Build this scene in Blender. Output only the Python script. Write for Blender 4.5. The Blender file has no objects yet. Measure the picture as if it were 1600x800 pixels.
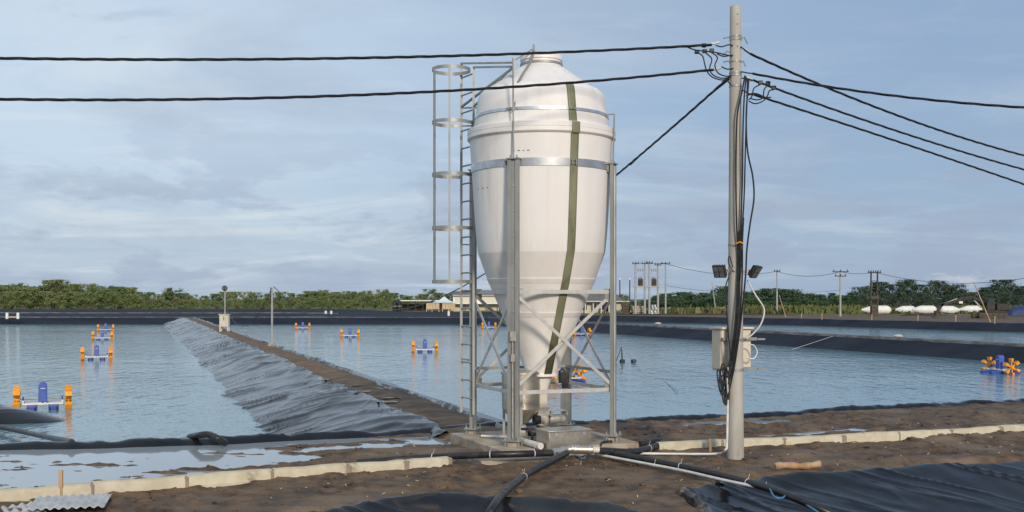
import bpy, bmesh, math, random
import numpy as np
from mathutils import Vector, Matrix

random.seed(7)
rng = np.random.default_rng(11)
SC = bpy.context.scene
COL = SC.collection
R = math.radians
PI = math.pi

# ------------------------------------------------------------------ camera, world, sun, exposure
F, HZ, CAMH = 1750.0, 467.0, 2.6            # focal length and horizon in photo pixels (1600 wide), camera height
cam = bpy.data.cameras.new('camera')
cam.sensor_width = 36.0
cam.lens = F / 1600 * 36
cam.shift_y = (HZ - 400) / 1600
cam.clip_start, cam.clip_end = 0.1, 9000
cob = bpy.data.objects.new('camera', cam)
cob.location = (0, 0, CAMH)
cob.rotation_euler = (R(90), 0, 0)
COL.objects.link(cob)
SC.camera = cob

SUN_AZ, SUN_EL = 17.0, 22.0                 # degrees right of straight behind the camera
sl = bpy.data.lights.new('sun', 'SUN')
sl.energy = 2.8
sl.angle = R(9.0)
sl.color = (1.0, 0.885, 0.76)
so = bpy.data.objects.new('sun', sl)
sd = Vector((math.sin(R(SUN_AZ)) * math.cos(R(SUN_EL)), -math.cos(R(SUN_AZ)) * math.cos(R(SUN_EL)), math.sin(R(SUN_EL))))
so.rotation_euler = sd.to_track_quat('Z', 'Y').to_euler()
so.location = (20, -20, 30)
COL.objects.link(so)

W = bpy.data.worlds.new('World')
SC.world = W
W.use_nodes = True
SKY_STRENGTH = 0.1


class NT:
    """small helper to write node trees"""
    def __init__(s, tree):
        s.t = tree
        s.n = tree.nodes
        s.l = tree.links

    def node(s, typ, **kw):
        n = s.n.new(typ)
        for k, v in kw.items():
            setattr(n, k, v)
        return n

    def put(s, sock, v):
        if v is None:
            return
        if hasattr(v, 'is_linked') or isinstance(v, bpy.types.NodeSocket):
            s.l.new(v, sock)
        else:
            sock.default_value = v

    def math(s, op, a, b=None, clamp=False):
        n = s.node('ShaderNodeMath', operation=op, use_clamp=clamp)
        s.put(n.inputs[0], a)
        s.put(n.inputs[1], b)
        return n.outputs[0]

    def mix(s, fac, a, b):
        n = s.node('ShaderNodeMix', data_type='RGBA')
        s.put(n.inputs[0], fac)
        s.put(n.inputs[6], a if not isinstance(a, tuple) else (*a[:3], 1))
        s.put(n.inputs[7], b if not isinstance(b, tuple) else (*b[:3], 1))
        return n.outputs[2]

    def noise(s, vec, scale, detail=4, rough=.55, dist=0.0):
        n = s.node('ShaderNodeTexNoise')
        s.put(n.inputs['Vector'], vec)
        n.inputs['Scale'].default_value = scale
        n.inputs['Detail'].default_value = detail
        n.inputs['Roughness'].default_value = rough
        n.inputs['Distortion'].default_value = dist
        return n.outputs['Fac']

    def ramp(s, fac, a, b):
        """smooth 0..1 between a and b"""
        n = s.node('ShaderNodeMapRange', interpolation_type='SMOOTHSTEP')
        s.put(n.inputs[0], fac)
        n.inputs[1].default_value = a
        n.inputs[2].default_value = b
        return n.outputs[0]

    def scalevec(s, vec, sc, rot=(0, 0, 0)):
        n = s.node('ShaderNodeMapping')
        s.put(n.inputs['Vector'], vec)
        n.inputs['Scale'].default_value = sc
        n.inputs['Rotation'].default_value = rot
        return n.outputs[0]


def build_world():
    w = NT(W.node_tree)
    bg = W.node_tree.nodes['Background']
    bg.inputs[1].default_value = SKY_STRENGTH
    sky = w.node('ShaderNodeTexSky', sky_type='NISHITA')
    sky.sun_disc = False
    sky.sun_elevation = R(SUN_EL)
    sky.sun_rotation = R(180 - SUN_AZ)
    sky.air_density, sky.dust_density, sky.ozone_density = 1.0, 1.0, 1.0
    tc = w.node('ShaderNodeTexCoord')
    d = tc.outputs['Generated']
    sp = w.node('ShaderNodeSeparateXYZ')
    w.put(sp.inputs[0], d)
    x, y, z = sp.outputs
    zz = w.math('MAXIMUM', z, 0.0)
    den = w.math('ADD', zz, 0.16)
    cv = w.node('ShaderNodeCombineXYZ')
    w.put(cv.inputs[0], w.math('DIVIDE', x, den))
    w.put(cv.inputs[1], w.math('DIVIDE', y, den))
    plane = cv.outputs[0]                                   # the cloud deck as a plane overhead
    k = 1 / SKY_STRENGTH
    col = lambda r, g, b: (r * k, g * k, b * k)
    # thin high veil of cloud, paler towards the left of the view, bluer to the right
    side = w.ramp(w.math('ADD', x, w.math('MULTIPLY', w.math('SUBTRACT', w.noise(plane, .23, 3), .5), .55)), -.42, .36)
    veil = w.mix(side, col(.595, .72, .865), col(.30, .425, .62))
    low = w.ramp(z, .16, .015)
    veil = w.mix(w.math('MULTIPLY', low, .55), veil, col(.345, .46, .64))
    base = w.mix(.84, sky.outputs[0], veil)
    # pale cirrus streaks and ripples
    st = w.noise(w.scalevec(plane, (.75, 1.25, 1), (0, 0, R(14))), 1.25, 8, .60, .7)
    stm = w.math('MULTIPLY', w.math('MULTIPLY', w.ramp(st, .47, .70), w.math('SUBTRACT', .9, w.math('MULTIPLY', side, .6))), w.math('SUBTRACT', 1.0, w.math('MULTIPLY', w.ramp(z, .14, .25), .8)))
    c1 = w.mix(w.math('MULTIPLY', stm, .85), base, col(.74, .80, .835))
    rp = w.noise(w.scalevec(plane, (2.2, 5.0, 1), (0, 0, R(-14))), 1.6, 6, .6, .5)
    c1 = w.mix(w.math('MULTIPLY', w.ramp(rp, .5, .75), w.math('SUBTRACT', .35, w.math('MULTIPLY', side, .25))), c1, col(.69, .76, .84))
    # broad greyer banks, strongest on the right
    bk = w.noise(w.scalevec(plane, (.8, 1.1, 1)), .62, 7, .58, .4)
    bkm = w.math('MULTIPLY', w.ramp(bk, .47, .64), w.math('ADD', .45, w.math('MULTIPLY', side, .45)))
    c2 = w.mix(bkm, c1, col(.375, .45, .57))
    # small grey-blue scud clouds low over the horizon
    pf = w.noise(w.scalevec(d, (7.5, 7.5, 24)), 1.0, 7, .58, .25)
    band = w.math('MULTIPLY', w.ramp(z, .0, .015), w.ramp(z, .20, .05))
    pm = w.math('MULTIPLY', w.ramp(pf, .48, .58), band)
    c3 = w.mix(w.math('MULTIPLY', pm, .55), c2, col(.35, .42, .56))
    # a few lit tops
    pf2 = w.noise(w.scalevec(d, (9, 9, 30)), 1.3, 6, .6, .2)
    pm2 = w.math('MULTIPLY', w.ramp(pf2, .60, .70), w.math('MULTIPLY', w.ramp(z, .005, .015), w.ramp(z, .07, .03)))
    c4 = w.mix(w.math('MULTIPLY', pm2, .5), c3, col(.68, .70, .745))
    # loose dark scraps higher up
    pf3 = w.noise(w.scalevec(d, (5, 5, 11)), 1.35, 7, .6, .3)
    pm3 = w.math('MULTIPLY', w.ramp(pf3, .60, .72), w.ramp(z, .06, .12))
    c5 = w.mix(w.math('MULTIPLY', pm3, .45), c4, col(.37, .46, .60))
    w.put(bg.inputs[0], c5)


build_world()
SC.view_settings.view_transform = 'Standard'
SC.view_settings.look = 'None'
SC.view_settings.exposure = 0.0
SC.view_settings.gamma = 1.0
SC.cycles.use_denoising = True
SC.cycles.max_bounces = 6

# ------------------------------------------------------------------ helpers
def at(x, y, z=0.0):
    """world point at height z that the photo shows at pixel x, y"""
    Y = F * (CAMH - z) / (y - HZ)
    return Vector(((x - 800) / F * Y, Y, z))


def pd(x, y, Y):
    """world point at distance Y that the photo shows at pixel x, y"""
    return Vector(((x - 800) / F * Y, Y, CAMH + (HZ - y) / F * Y))


def hash2(ix, iy, seed):
    h = (ix.astype(np.int64) * 374761393 + iy.astype(np.int64) * 668265263 + seed * 982451653) & 0xFFFFFFFF
    h = ((h ^ (h >> 13)) * 1274126177) & 0xFFFFFFFF
    h = (h ^ (h >> 16)) & 0xFFFFFFFF
    return h / 2147483648.0 - 1.0


def vnoise(x, y, seed=0):
    x = np.asarray(x, float)
    y = np.asarray(y, float)
    ix, iy = np.floor(x), np.floor(y)
    fx, fy = x - ix, y - iy
    u = fx * fx * fx * (fx * (fx * 6 - 15) + 10)
    v = fy * fy * fy * (fy * (fy * 6 - 15) + 10)
    a, b = hash2(ix, iy, seed), hash2(ix + 1, iy, seed)
    c, d = hash2(ix, iy + 1, seed), hash2(ix + 1, iy + 1, seed)
    return (a * (1 - u) + b * u) * (1 - v) + (c * (1 - u) + d * u) * v


def fbm(x, y, octv=4, seed=0, gain=.5):
    s, amp, tot = 0, 1.0, 0
    for k in range(octv):
        s = s + amp * vnoise(x * 2 ** k + 17.3 * k, y * 2 ** k - 9.1 * k, seed + k)
        tot += amp
        amp *= gain
    return s / tot


def sstep(a, b, x):
    t = np.clip((x - a) / (b - a), 0, 1)
    return t * t * (3 - 2 * t)


class MB:
    """collects shapes, links them as ONE mesh object"""
    def __init__(s):
        s.v, s.f = [], []

    def add(s, vs, fs):
        o = len(s.v)
        s.v += [tuple(p) for p in vs]
        s.f += [tuple(i + o for i in f) for f in fs]
        return s

    def box(s, c, size, ax=None, taper=1.0):
        """box centred at c; ax = (x axis, y axis, z axis) or None; taper scales its top"""
        X, Y, Z = ax or (Vector((1, 0, 0)), Vector((0, 1, 0)), Vector((0, 0, 1)))
        c = Vector(c)
        hx, hy, hz = size[0] / 2, size[1] / 2, size[2] / 2
        vs = []
        for k, t in ((-1, 1.0), (1, taper)):
            for i, j in ((-1, -1), (1, -1), (1, 1), (-1, 1)):
                vs.append(c + X * hx * i * t + Y * hy * j * t + Z * hz * k)
        return s.add(vs, [(3, 2, 1, 0), (4, 5, 6, 7), (0, 1, 5, 4), (1, 2, 6, 5), (2, 3, 7, 6), (3, 0, 4, 7)])

    def bar(s, p, q, w, h=None, up=(0, 0, 1)):
        p, q = Vector(p), Vector(q)
        Z = (q - p)
        L = Z.length
        Z = Z / L
        up = Vector(up)
        if abs(Z.dot(up)) > .98:
            up = Vector((0, 1, 0))
        X = Z.cross(up).normalized()
        Y = Z.cross(X).normalized()
        return s.box((p + q) / 2, (w, h or w, L), (X, Y, Z))

    def tube(s, pts, r, n=8, caps=True):
        pts = [Vector(p) for p in pts]
        m = len(pts)
        rs = r if hasattr(r, '__len__') else [r] * m
        ref = Vector((0, 0, 1))
        vs, fs = [], []
        prevX = None
        for i, p in enumerate(pts):
            t = (pts[min(i + 1, m - 1)] - pts[max(i - 1, 0)]).normalized()
            if prevX is None:
                X = t.cross(ref if abs(t.z) < .95 else Vector((0, 1, 0))).normalized()
            else:
                X = prevX - t * prevX.dot(t)
                X = X.normalized() if X.length > 1e-6 else t.cross(ref).normalized()
            prevX = X
            Y = t.cross(X)
            for k in range(n):
                a = 2 * PI * k / n
                vs.append(p + (X * math.cos(a) + Y * math.sin(a)) * rs[i])
        for i in range(m - 1):
            for k in range(n):
                a, b = i * n + k, i * n + (k + 1) % n
                fs.append((a, b, b + n, a + n))
        if caps:
            fs.append(tuple(reversed(range(n))))
            fs.append(tuple(range((m - 1) * n, m * n)))
        return s.add(vs, fs)

    def lathe(s, prof, n=48, c=(0, 0, 0), caps=True):
        """prof: (r, z) from top or bottom"""
        c = Vector(c)
        vs, fs = [], []
        for r, z in prof:
            for k in range(n):
                a = 2 * PI * k / n
                vs.append(c + Vector((math.cos(a) * r, math.sin(a) * r, z)))
        m = len(prof)
        up = prof[-1][1] > prof[0][1]
        for i in range(m - 1):
            for k in range(n):
                a, b = i * n + k, i * n + (k + 1) % n
                fs.append((a, b, b + n, a + n) if up else (b, a, a + n, b + n))
        if caps:
            lo, hi = tuple(range(n)), tuple(range((m - 1) * n, m * n))
            fs.append(tuple(reversed(lo)) if up else lo)
            fs.append(hi if up else tuple(reversed(hi)))
        return s.add(vs, fs)

    def disc_axis(s, c, axis, prof, n=24):
        """lathe about any axis; prof: (r, distance along axis)"""
        axis = Vector(axis).normalized()
        q = axis.to_track_quat('Z', 'Y')
        t = MB().lathe(prof, n)
        return s.add([Vector(c) + q @ Vector(p) for p in t.v], t.f)

    def prism(s, poly, z0, z1, c=(0, 0, 0), ax=None):
        """2-D polygon (counter-clockwise) extruded from z0 to z1"""
        X, Y, Z = ax or (Vector((1, 0, 0)), Vector((0, 1, 0)), Vector((0, 0, 1)))
        c = Vector(c)
        n = len(poly)
        vs = [c + X * a + Y * b + Z * z0 for a, b in poly] + [c + X * a + Y * b + Z * z1 for a, b in poly]
        fs = [tuple(reversed(range(n))), tuple(range(n, 2 * n))]
        fs += [(i, (i + 1) % n, (i + 1) % n + n, i + n) for i in range(n)]
        return s.add(vs, fs)

    def mesh(s, name, origin=(0, 0, 0), smooth=True, ang=38):
        me = bpy.data.meshes.new(name)
        o = Vector(origin)
        me.from_pydata([tuple(Vector(p) - o) for p in s.v], [], s.f)
        if smooth:
            me.polygons.foreach_set('use_smooth', [True] * len(me.polygons))
            me.set_sharp_from_angle(angle=R(ang))
        me.update()
        return me

    def build(s, name, material, parent=None, smooth=True, bevel=0, loc=None, ang=38):
        """vertices are world coordinates (relative to the root when the root sits at its base)"""
        if parent is not None:
            me = s.mesh(name, (0, 0, 0), smooth, ang)
        else:
            me = s.mesh(name, loc or (0, 0, 0), smooth, ang)
        me.materials.append(material)
        ob = bpy.data.objects.new(name, me)
        COL.objects.link(ob)
        if parent is not None:
            ob.parent = parent
        elif loc:
            ob.location = loc
        if bevel:
            b = ob.modifiers.new('bevel', 'BEVEL')
            b.width = bevel
            b.segments = 2
            b.limit_method = 'ANGLE'
        return ob


def grid_mesh(name, X, Y, Z, material, kind='structure', smooth=True):
    """X, Y, Z: 2-D arrays"""
    n, m = X.shape
    co = np.stack([X, Y, Z], -1).reshape(-1, 3).astype(np.float32)
    i = np.arange((n - 1) * (m - 1))
    a = (i // (m - 1)) * m + i % (m - 1)
    faces = np.stack([a, a + 1, a + m + 1, a + m], -1)
    # face upward
    p0, p1, p3 = co[faces[0, 0]], co[faces[0, 1]], co[faces[0, 3]]
    if np.cross(p1 - p0, p3 - p0)[2] < 0:
        faces = faces[:, ::-1]
    me = bpy.data.meshes.new(name)
    me.vertices.add(len(co))
    me.vertices.foreach_set('co', co.ravel())
    me.loops.add(faces.size)
    me.loops.foreach_set('vertex_index', faces.ravel().astype(np.int32))
    me.polygons.add(len(faces))
    me.polygons.foreach_set('loop_start', np.arange(0, faces.size, 4, dtype=np.int32))
    me.polygons.foreach_set('loop_total', np.full(len(faces), 4, dtype=np.int32))
    me.polygons.foreach_set('use_smooth', np.full(len(faces), smooth))
    me.materials.append(material)
    me.update(calc_edges=True)
    me.validate()
    ob = bpy.data.objects.new(name, me)
    COL.objects.link(ob)
    if kind:
        ob['kind'] = kind
    return ob


def tag(o, label, cat, group=None):
    o['label'] = label
    o['category'] = cat
    if group:
        o['group'] = group
    return o


def thing(name, label, cat, loc=(0, 0, 0), rz=0.0, group=None):
    o = bpy.data.objects.new(name, None)
    o.empty_display_size = .2
    COL.objects.link(o)
    o.location = loc
    o.rotation_euler = (0, 0, rz)
    return tag(o, label, cat, group)


def copy_tree(o, parent=None):
    c = o.copy()
    COL.objects.link(c)
    c.parent = parent
    for ch in list(o.children):
        copy_tree(ch, c)
    return c


# ------------------------------------------------------------------ materials
def mat(name, base, rough=.6, metal=0.0, spec=.5, col2=None, scale=3.0, lo=.35, hi=.65, bump=0.0, bscale=20.0,
        stretch=(1, 1, 1), rough2=None, col3=None, scale3=.8, lo3=.5, hi3=.7, ior=1.45, bstretch=None, detail=6, rnd=None):
    m = bpy.data.materials.new(name)
    m.use_nodes = True
    w = NT(m.node_tree)
    b = m.node_tree.nodes['Principled BSDF']
    tc = w.node('ShaderNodeTexCoord')
    vec = tc.outputs['Object']
    sv = w.scalevec(vec, stretch)
    color = None
    fac = w.ramp(w.noise(sv, scale, detail), lo, hi)
    if col2 is not None:
        color = w.mix(fac, base, col2)
    if col3 is not None:
        f3 = w.ramp(w.noise(sv, scale3, 7, .62), lo3, hi3)
        color = w.mix(f3, color if color is not None else base, col3)
    if rnd is not None:
        oi = w.node('ShaderNodeObjectInfo')
        color = w.mix(oi.outputs['Random'], color if color is not None else base, rnd)
    if color is not None:
        w.put(b.inputs['Base Color'], color)
    else:
        b.inputs['Base Color'].default_value = (*base, 1)
    if rough2 is not None:
        mr = w.node('ShaderNodeMapRange')
        w.put(mr.inputs[0], fac)
        mr.inputs[3].default_value = rough
        mr.inputs[4].default_value = rough2
        w.put(b.inputs['Roughness'], mr.outputs[0])
    else:
        b.inputs['Roughness'].default_value = rough
    b.inputs['Metallic'].default_value = metal
    b.inputs['Specular IOR Level'].default_value = spec
    b.inputs['IOR'].default_value = ior
    if bump:
        bn = w.node('ShaderNodeBump')
        bn.inputs['Distance'].default_value = bump
        bn.inputs['Strength'].default_value = 1.0
        w.put(bn.inputs['Height'], w.noise(w.scalevec(vec, bstretch or stretch), bscale, 6, .6))
        w.put(b.inputs['Normal'], bn.outputs[0])
    return m


M = {}
M['mud'] = mat('mud', (.165, .107, .064), .80, col2=(.058, .037, .023), scale=3.4, lo=.36, hi=.66, bump=.028, bscale=13,
               col3=(.20, .143, .094), scale3=.7, lo3=.46, hi3=.68, rough2=.55, spec=.3, detail=9)
M['path'] = mat('path_soil', (.22, .15, .094), .9, col2=(.13, .086, .055), scale=1.6, bump=.03, bscale=7,
                col3=(.17, .13, .095), scale3=2.5, lo3=.58, hi3=.72, spec=.3)
M['clod'] = mat('clod_soil', (.085, .058, .041), .95, col2=(.05, .035, .025), scale=9, bump=.01, bscale=30, spec=.2)
M['liner'] = mat('black_liner', (.009, .0105, .014), .10, col2=(.014, .0155, .019), scale=1.2, bump=.002, bscale=11, rough2=.20,
                 col3=(.038, .034, .030), scale3=.7, lo3=.60, hi3=.78, spec=.38)
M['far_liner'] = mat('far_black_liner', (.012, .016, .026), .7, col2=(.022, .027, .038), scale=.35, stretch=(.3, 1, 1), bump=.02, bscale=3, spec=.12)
M['strip'] = mat('pale_dry_strip', (.16, .155, .15), .85, col2=(.06, .055, .05), scale=.8)
M['concrete'] = mat('concrete', (.44, .375, .285), .85, col2=(.31, .255, .185), scale=3.5, bump=.004, bscale=45, col3=(.15, .12, .092),
                    scale3=1.6, lo3=.56, hi3=.7)
M['pole'] = mat('pole_concrete', (.46, .435, .385), .8, col2=(.36, .34, .295), scale=4, stretch=(1, 1, .25), bump=.003, bscale=60,
                col3=(.22, .205, .18), scale3=3, lo3=.58, hi3=.75, bstretch=(1, 1, 1))
M['kerb'] = mat('kerb_concrete', (.56, .50, .36), .75, col2=(.47, .41, .285), scale=5, bump=.004, bscale=30, col3=(.19, .145, .10),
                scale3=2.2, lo3=.60, hi3=.72)
M['joint'] = mat('muddy_mortar', (.25, .20, .145), .9, col2=(.30, .25, .18), scale=9, bump=.006, bscale=40)
M['white_gel'] = mat('white_fibreglass', (.80, .775, .74), .58, col2=(.755, .725, .685), scale=1.6, stretch=(2, 2, .16), bump=.0012, bscale=9,
                     col3=(.64, .59, .53), scale3=2.0, lo3=.54, hi3=.78)
M['cone_gel'] = mat('cone_fibreglass', (.80, .765, .715), .5, col2=(.75, .71, .65), scale=1.8, stretch=(2, 2, .2), bump=.0015, bscale=12,
                    col3=(.60, .53, .44), scale3=2.4, lo3=.6, hi3=.8)
M['ring_gel'] = mat('white_joint_band', (.84, .81, .77), .4, col2=(.78, .74, .69), scale=3)
M['sight'] = mat('olive_sight_strip', (.185, .19, .105), .5, col2=(.235, .235, .145), scale=2.2, stretch=(1, 1, .4), col3=(.13, .14, .075), scale3=5)
M['galv'] = mat('galvanised_steel', (.37, .37, .345), .5, metal=.45, col2=(.29, .29, .27), scale=6, rough2=.55, stretch=(1, 1, .3), bump=.0006, bscale=60)
M['galv_bright'] = mat('bright_zinc_band', (.66, .68, .69), .3, metal=.85, col2=(.52, .54, .56), scale=7, rough2=.45)
M['brace'] = mat('zinc_brace', (.60, .585, .55), .45, metal=.35, col2=(.50, .485, .45), scale=8)
M['steel'] = mat('stainless_steel', (.60, .545, .46), .28, metal=.85, col2=(.52, .465, .38), scale=5, rough2=.42, bump=.001, bscale=14)
M['alu'] = mat('cast_aluminium', (.42, .40, .36), .55, metal=.3, col2=(.30, .285, .255), scale=12)
M['dark'] = mat('dark_metal', (.022, .022, .024), .5, col2=(.04, .038, .036), scale=9)
M['cable'] = mat('black_cable', (.012, .012, .014), .45, col2=(.02, .02, .022), scale=9)
M['hdpe'] = mat('black_pipe', (.013, .013, .015), .32, col2=(.03, .028, .026), scale=8, rough2=.5)
M['pvc'] = mat('white_pvc', (.72, .70, .66), .35, col2=(.60, .57, .51), scale=6)
M['wood'] = mat('stake_wood', (.52, .36, .19), .75, col2=(.38, .25, .13), scale=6, stretch=(1, 1, .15), bump=.003, bscale=30)
M['log'] = mat('peeled_log', (.50, .33, .19), .8, col2=(.30, .165, .085), scale=3.5, bump=.006, bscale=18)
M['corr'] = mat('fibre_cement_sheet', (.55, .55, .535), .7, col2=(.42, .42, .41), scale=5, bump=.003, bscale=35, col3=(.26, .24, .22), scale3=3, lo3=.6, hi3=.75)
M['cream'] = mat('cream_paint', (.64, .59, .47), .45, col2=(.58, .53, .42), scale=4)
M['cabinet'] = mat('cabinet_paint', (.68, .62, .50), .4, col2=(.62, .56, .45), scale=4, col3=(.45, .41, .34), scale3=3, lo3=.62, hi3=.8)
M['blue'] = mat('blue_plastic', (.030, .065, .30), .35, col2=(.022, .05, .24), scale=6, rnd=(.035, .085, .34))
M['blue_cover'] = mat('blue_motor_cover', (.065, .115, .40), .38, col2=(.05, .095, .35), scale=6)
M['orange'] = mat('orange_plastic', (.90, .36, .02), .38, col2=(.80, .29, .016), scale=8)
M['white'] = mat('white_paint', (.78, .77, .74), .5, col2=(.68, .66, .62), scale=3)
M['glass'] = mat('lamp_glass', (.16, .165, .17), .15, col2=(.12, .125, .13), scale=8)
M['roof'] = mat('grey_roof', (.17, .165, .16), .7, col2=(.12, .115, .11), scale=2, bump=.02, bscale=6)
M['wall'] = mat('cream_wall', (.60, .54, .42), .8, col2=(.52, .46, .35), scale=1.2)
M['plank'] = mat('pale_board', (.58, .46, .29), .8, col2=(.50, .38, .23), scale=2)
M['tent'] = mat('white_canvas', (.72, .73, .76), .7, col2=(.62, .63, .67), scale=1)
M['window'] = mat('dark_window_glass', (.03, .035, .04), .15)
M['rust'] = mat('weathered_steel', (.055, .042, .032), .7, col2=(.09, .065, .045), scale=2)
M['yellow'] = mat('dusty_machine', (.032, .027, .02), .6, col2=(.018, .016, .013), scale=1.5)
M['tarp'] = mat('blue_tarp', (.018, .04, .13), .6, col2=(.014, .03, .10), scale=2, bump=.05, bscale=2)
M['grey_post'] = mat('grey_far_pole', (.40, .395, .375), .8, col2=(.33, .325, .31), scale=2)
M['bark'] = mat('bark', (.16, .135, .10), .9, col2=(.10, .082, .06), scale=3, stretch=(1, 1, .3))
M['foam'] = mat('pale_rag', (.58, .55, .5), .8, col2=(.42, .38, .33), scale=20)
M['bluerope'] = mat('blue_rope', (.06, .22, .38), .5)


def leaf_mat(name, a, b, c):
    m = mat(name, a, .55, col2=b, scale=.55, lo=.38, hi=.62, rnd=None, spec=.25)
    w = NT(m.node_tree)
    p = m.node_tree.nodes['Principled BSDF']
    src = p.inputs['Base Color'].links[0].from_socket
    oi = w.node('ShaderNodeObjectInfo')
    w.put(p.inputs['Base Color'], w.mix(w.math('MULTIPLY', oi.outputs['Random'], .75), src, c))
    p.inputs['Subsurface Weight'].default_value = 0
    return m


M['leaf'] = leaf_mat('olive_leaves', (.145, .185, .066), (.215, .24, .09), (.105, .155, .064))
M['leaf_dark'] = leaf_mat('dark_leaves', (.055, .10, .046), (.085, .13, .056), (.045, .082, .045))
M['leaf_blue'] = leaf_mat('far_leaves', (.058, .092, .058), (.08, .112, .064), (.048, .08, .06))
M['grass'] = mat('dry_grass', (.13, .14, .045), .8, col2=(.085, .105, .035), scale=.2, col3=(.19, .17, .08), scale3=.12, lo3=.5, hi3=.65, spec=.2)


def water_mat(name, base, big, small, rough, ior=1.333, spec=.5):
    m = bpy.data.materials.new(name)
    m.use_nodes = True
    w = NT(m.node_tree)
    b = m.node_tree.nodes['Principled BSDF']
    b.inputs['Base Color'].default_value = (*base, 1)
    b.inputs['Roughness'].default_value = rough
    b.inputs['IOR'].default_value = ior
    tc = w.node('ShaderNodeTexCoord')
    v = tc.outputs['Object']
    if big or small:
        h1 = w.noise(w.scalevec(v, (3.4, 1.5, 1), (0, 0, R(12))), 1.0, 3, .5, .4)
        h2 = w.noise(w.scalevec(v, (1.5, .55, 1), (0, 0, R(-9))), 1.0, 2, .5, .4)
        h3 = w.noise(v, 5.0, 2, .5, .3)
        gust = w.ramp(w.noise(w.scalevec(v, (.05, .08, 1)), 1.0, 3), .3, .7)
        hh = w.math('ADD', w.math('ADD', w.math('MULTIPLY', h1, big), w.math('MULTIPLY', h2, big * 1.9)), w.math('MULTIPLY', h3, small))
        hh = w.math('MULTIPLY', hh, w.math('ADD', .6, w.math('MULTIPLY', gust, .6)))
        bn = w.node('ShaderNodeBump')
        bn.inputs['Distance'].default_value = 1.0
        bn.inputs['Strength'].default_value = 1.0
        w.put(bn.inputs['Height'], hh)
        w.put(b.inputs['Normal'], bn.outputs[0])
    return m


M['water'] = water_mat('pond_water', (.15, .275, .305), .028, .011, .06)
M['puddle'] = water_mat('puddle_water', (.36, .39, .40), .0, .0, .05)

# ------------------------------------------------------------------ the lie of the land
WZ = -0.8                                                  # pond level
SLOPE = .333


def dist_poly(px, py, poly):
    """signed distance, positive inside"""
    px, py = np.asarray(px, float), np.asarray(py, float)
    best = np.full(px.shape, 1e9)
    inside = np.zeros(px.shape, bool)
    n = len(poly)
    for i in range(n):
        x0, y0 = poly[i]
        x1, y1 = poly[(i + 1) % n]
        dx, dy = x1 - x0, y1 - y0
        t = np.clip(((px - x0) * dx + (py - y0) * dy) / (dx * dx + dy * dy), 0, 1)
        best = np.minimum(best, np.hypot(px - x0 - t * dx, py - y0 - t * dy))
        cond = ((y0 > py) != (y1 > py))
        with np.errstate(divide='ignore', invalid='ignore'):
            xi = x0 + (py - y0) * dx / (dy if dy else 1e-9)
        inside ^= cond & (px < xi)
    return np.where(inside, best, -best)


NEAR = [(-70, 1.5), (-9.1, 20.0), (-5.3, 20.8), (-1.7, 22.3), (1.26, 23.6), (5.8, 25.4), (13.2, 28.7), (60, 49)]
BASIN = NEAR + [(85, 90), (53.5, 117), (37, 147), (13, 174), (-2, 153), (-160, 153), (-160, 0)]
FORE = [(-30, 4.0), (-9, 10.5), (-4.4, 12.8), (-2.3, 14.05), (-1.0, 15.0), (.2, 14.8), (1.1, 14.05), (1.85, 12.4), (2.3, 12.4), (2.36, 13.6), (2.22, 15.2),
        (3.0, 16.15), (3.7, 16.75), (8.5, 18.5), (16, 21.4), (60, 41), (60, -8), (-30, -8)]
KL = [(-13.0, 10.6), (-6.49, 14.25), (-3.62, 15.85), (-.98, 17.2)]
KR = [(2.45, 18.93), (4.24, 19.55), (6.7, 20.35), (9.9, 21.7), (15.0, 24.0)]


def seg_dist(x, y, pl):
    best = np.full(np.shape(x), 1e9)
    for (x0, y0), (x1, y1) in zip(pl[:-1], pl[1:]):
        dx, dy = x1 - x0, y1 - y0
        t = np.clip(((x - x0) * dx + (y - y0) * dy) / (dx * dx + dy * dy), 0, 1)
        best = np.minimum(best, np.hypot(x - x0 - t * dx, y - y0 - t * dy))
    return best


PUD = -0.075                                               # level of the puddles
def puddle_left(x, y):
    # wet strip between the liner lip and the left kerb
    lip = np.interp(x, [-9.1, -5.3, -1.7], [20.0, 20.8, 22.3])
    ker = np.interp(x, [-13, -6.49, -3.62, -.98], [10.6, 14.25, 15.85, 17.2])
    t = (y - ker) / np.maximum(lip - ker, .1)
    m = sstep(.14, .34, t) * sstep(1.2, 1.05, t) * sstep(-2.0, -4.3, x + 1.2 * vnoise(y * .9, x * .3, 5))
    # narrow gutter of water running on to the silo along the lip
    m2 = sstep(.55, .72, t) * sstep(.98, .84, t) * sstep(-.4, -1.6, x) * .8
    return np.maximum(m, m2)


def puddle_right(x, y):
    a = np.exp(-(((x - 4.6) / 1.7) ** 2 + ((y - 24.0 - (x - 4.6) * .36) / .55) ** 2))
    b = np.exp(-(((x - 6.0) / 1.5) ** 2 + ((y - 22.3 - (x - 6.0) * .36) / .45) ** 2)) * .75
    c = np.exp(-(((x - 1.9) / .9) ** 2 + ((y - 22.7) / .3) ** 2)) * .8
    return np.clip(np.maximum(np.maximum(a, b), c) * 1.25, 0, 1)


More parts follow.
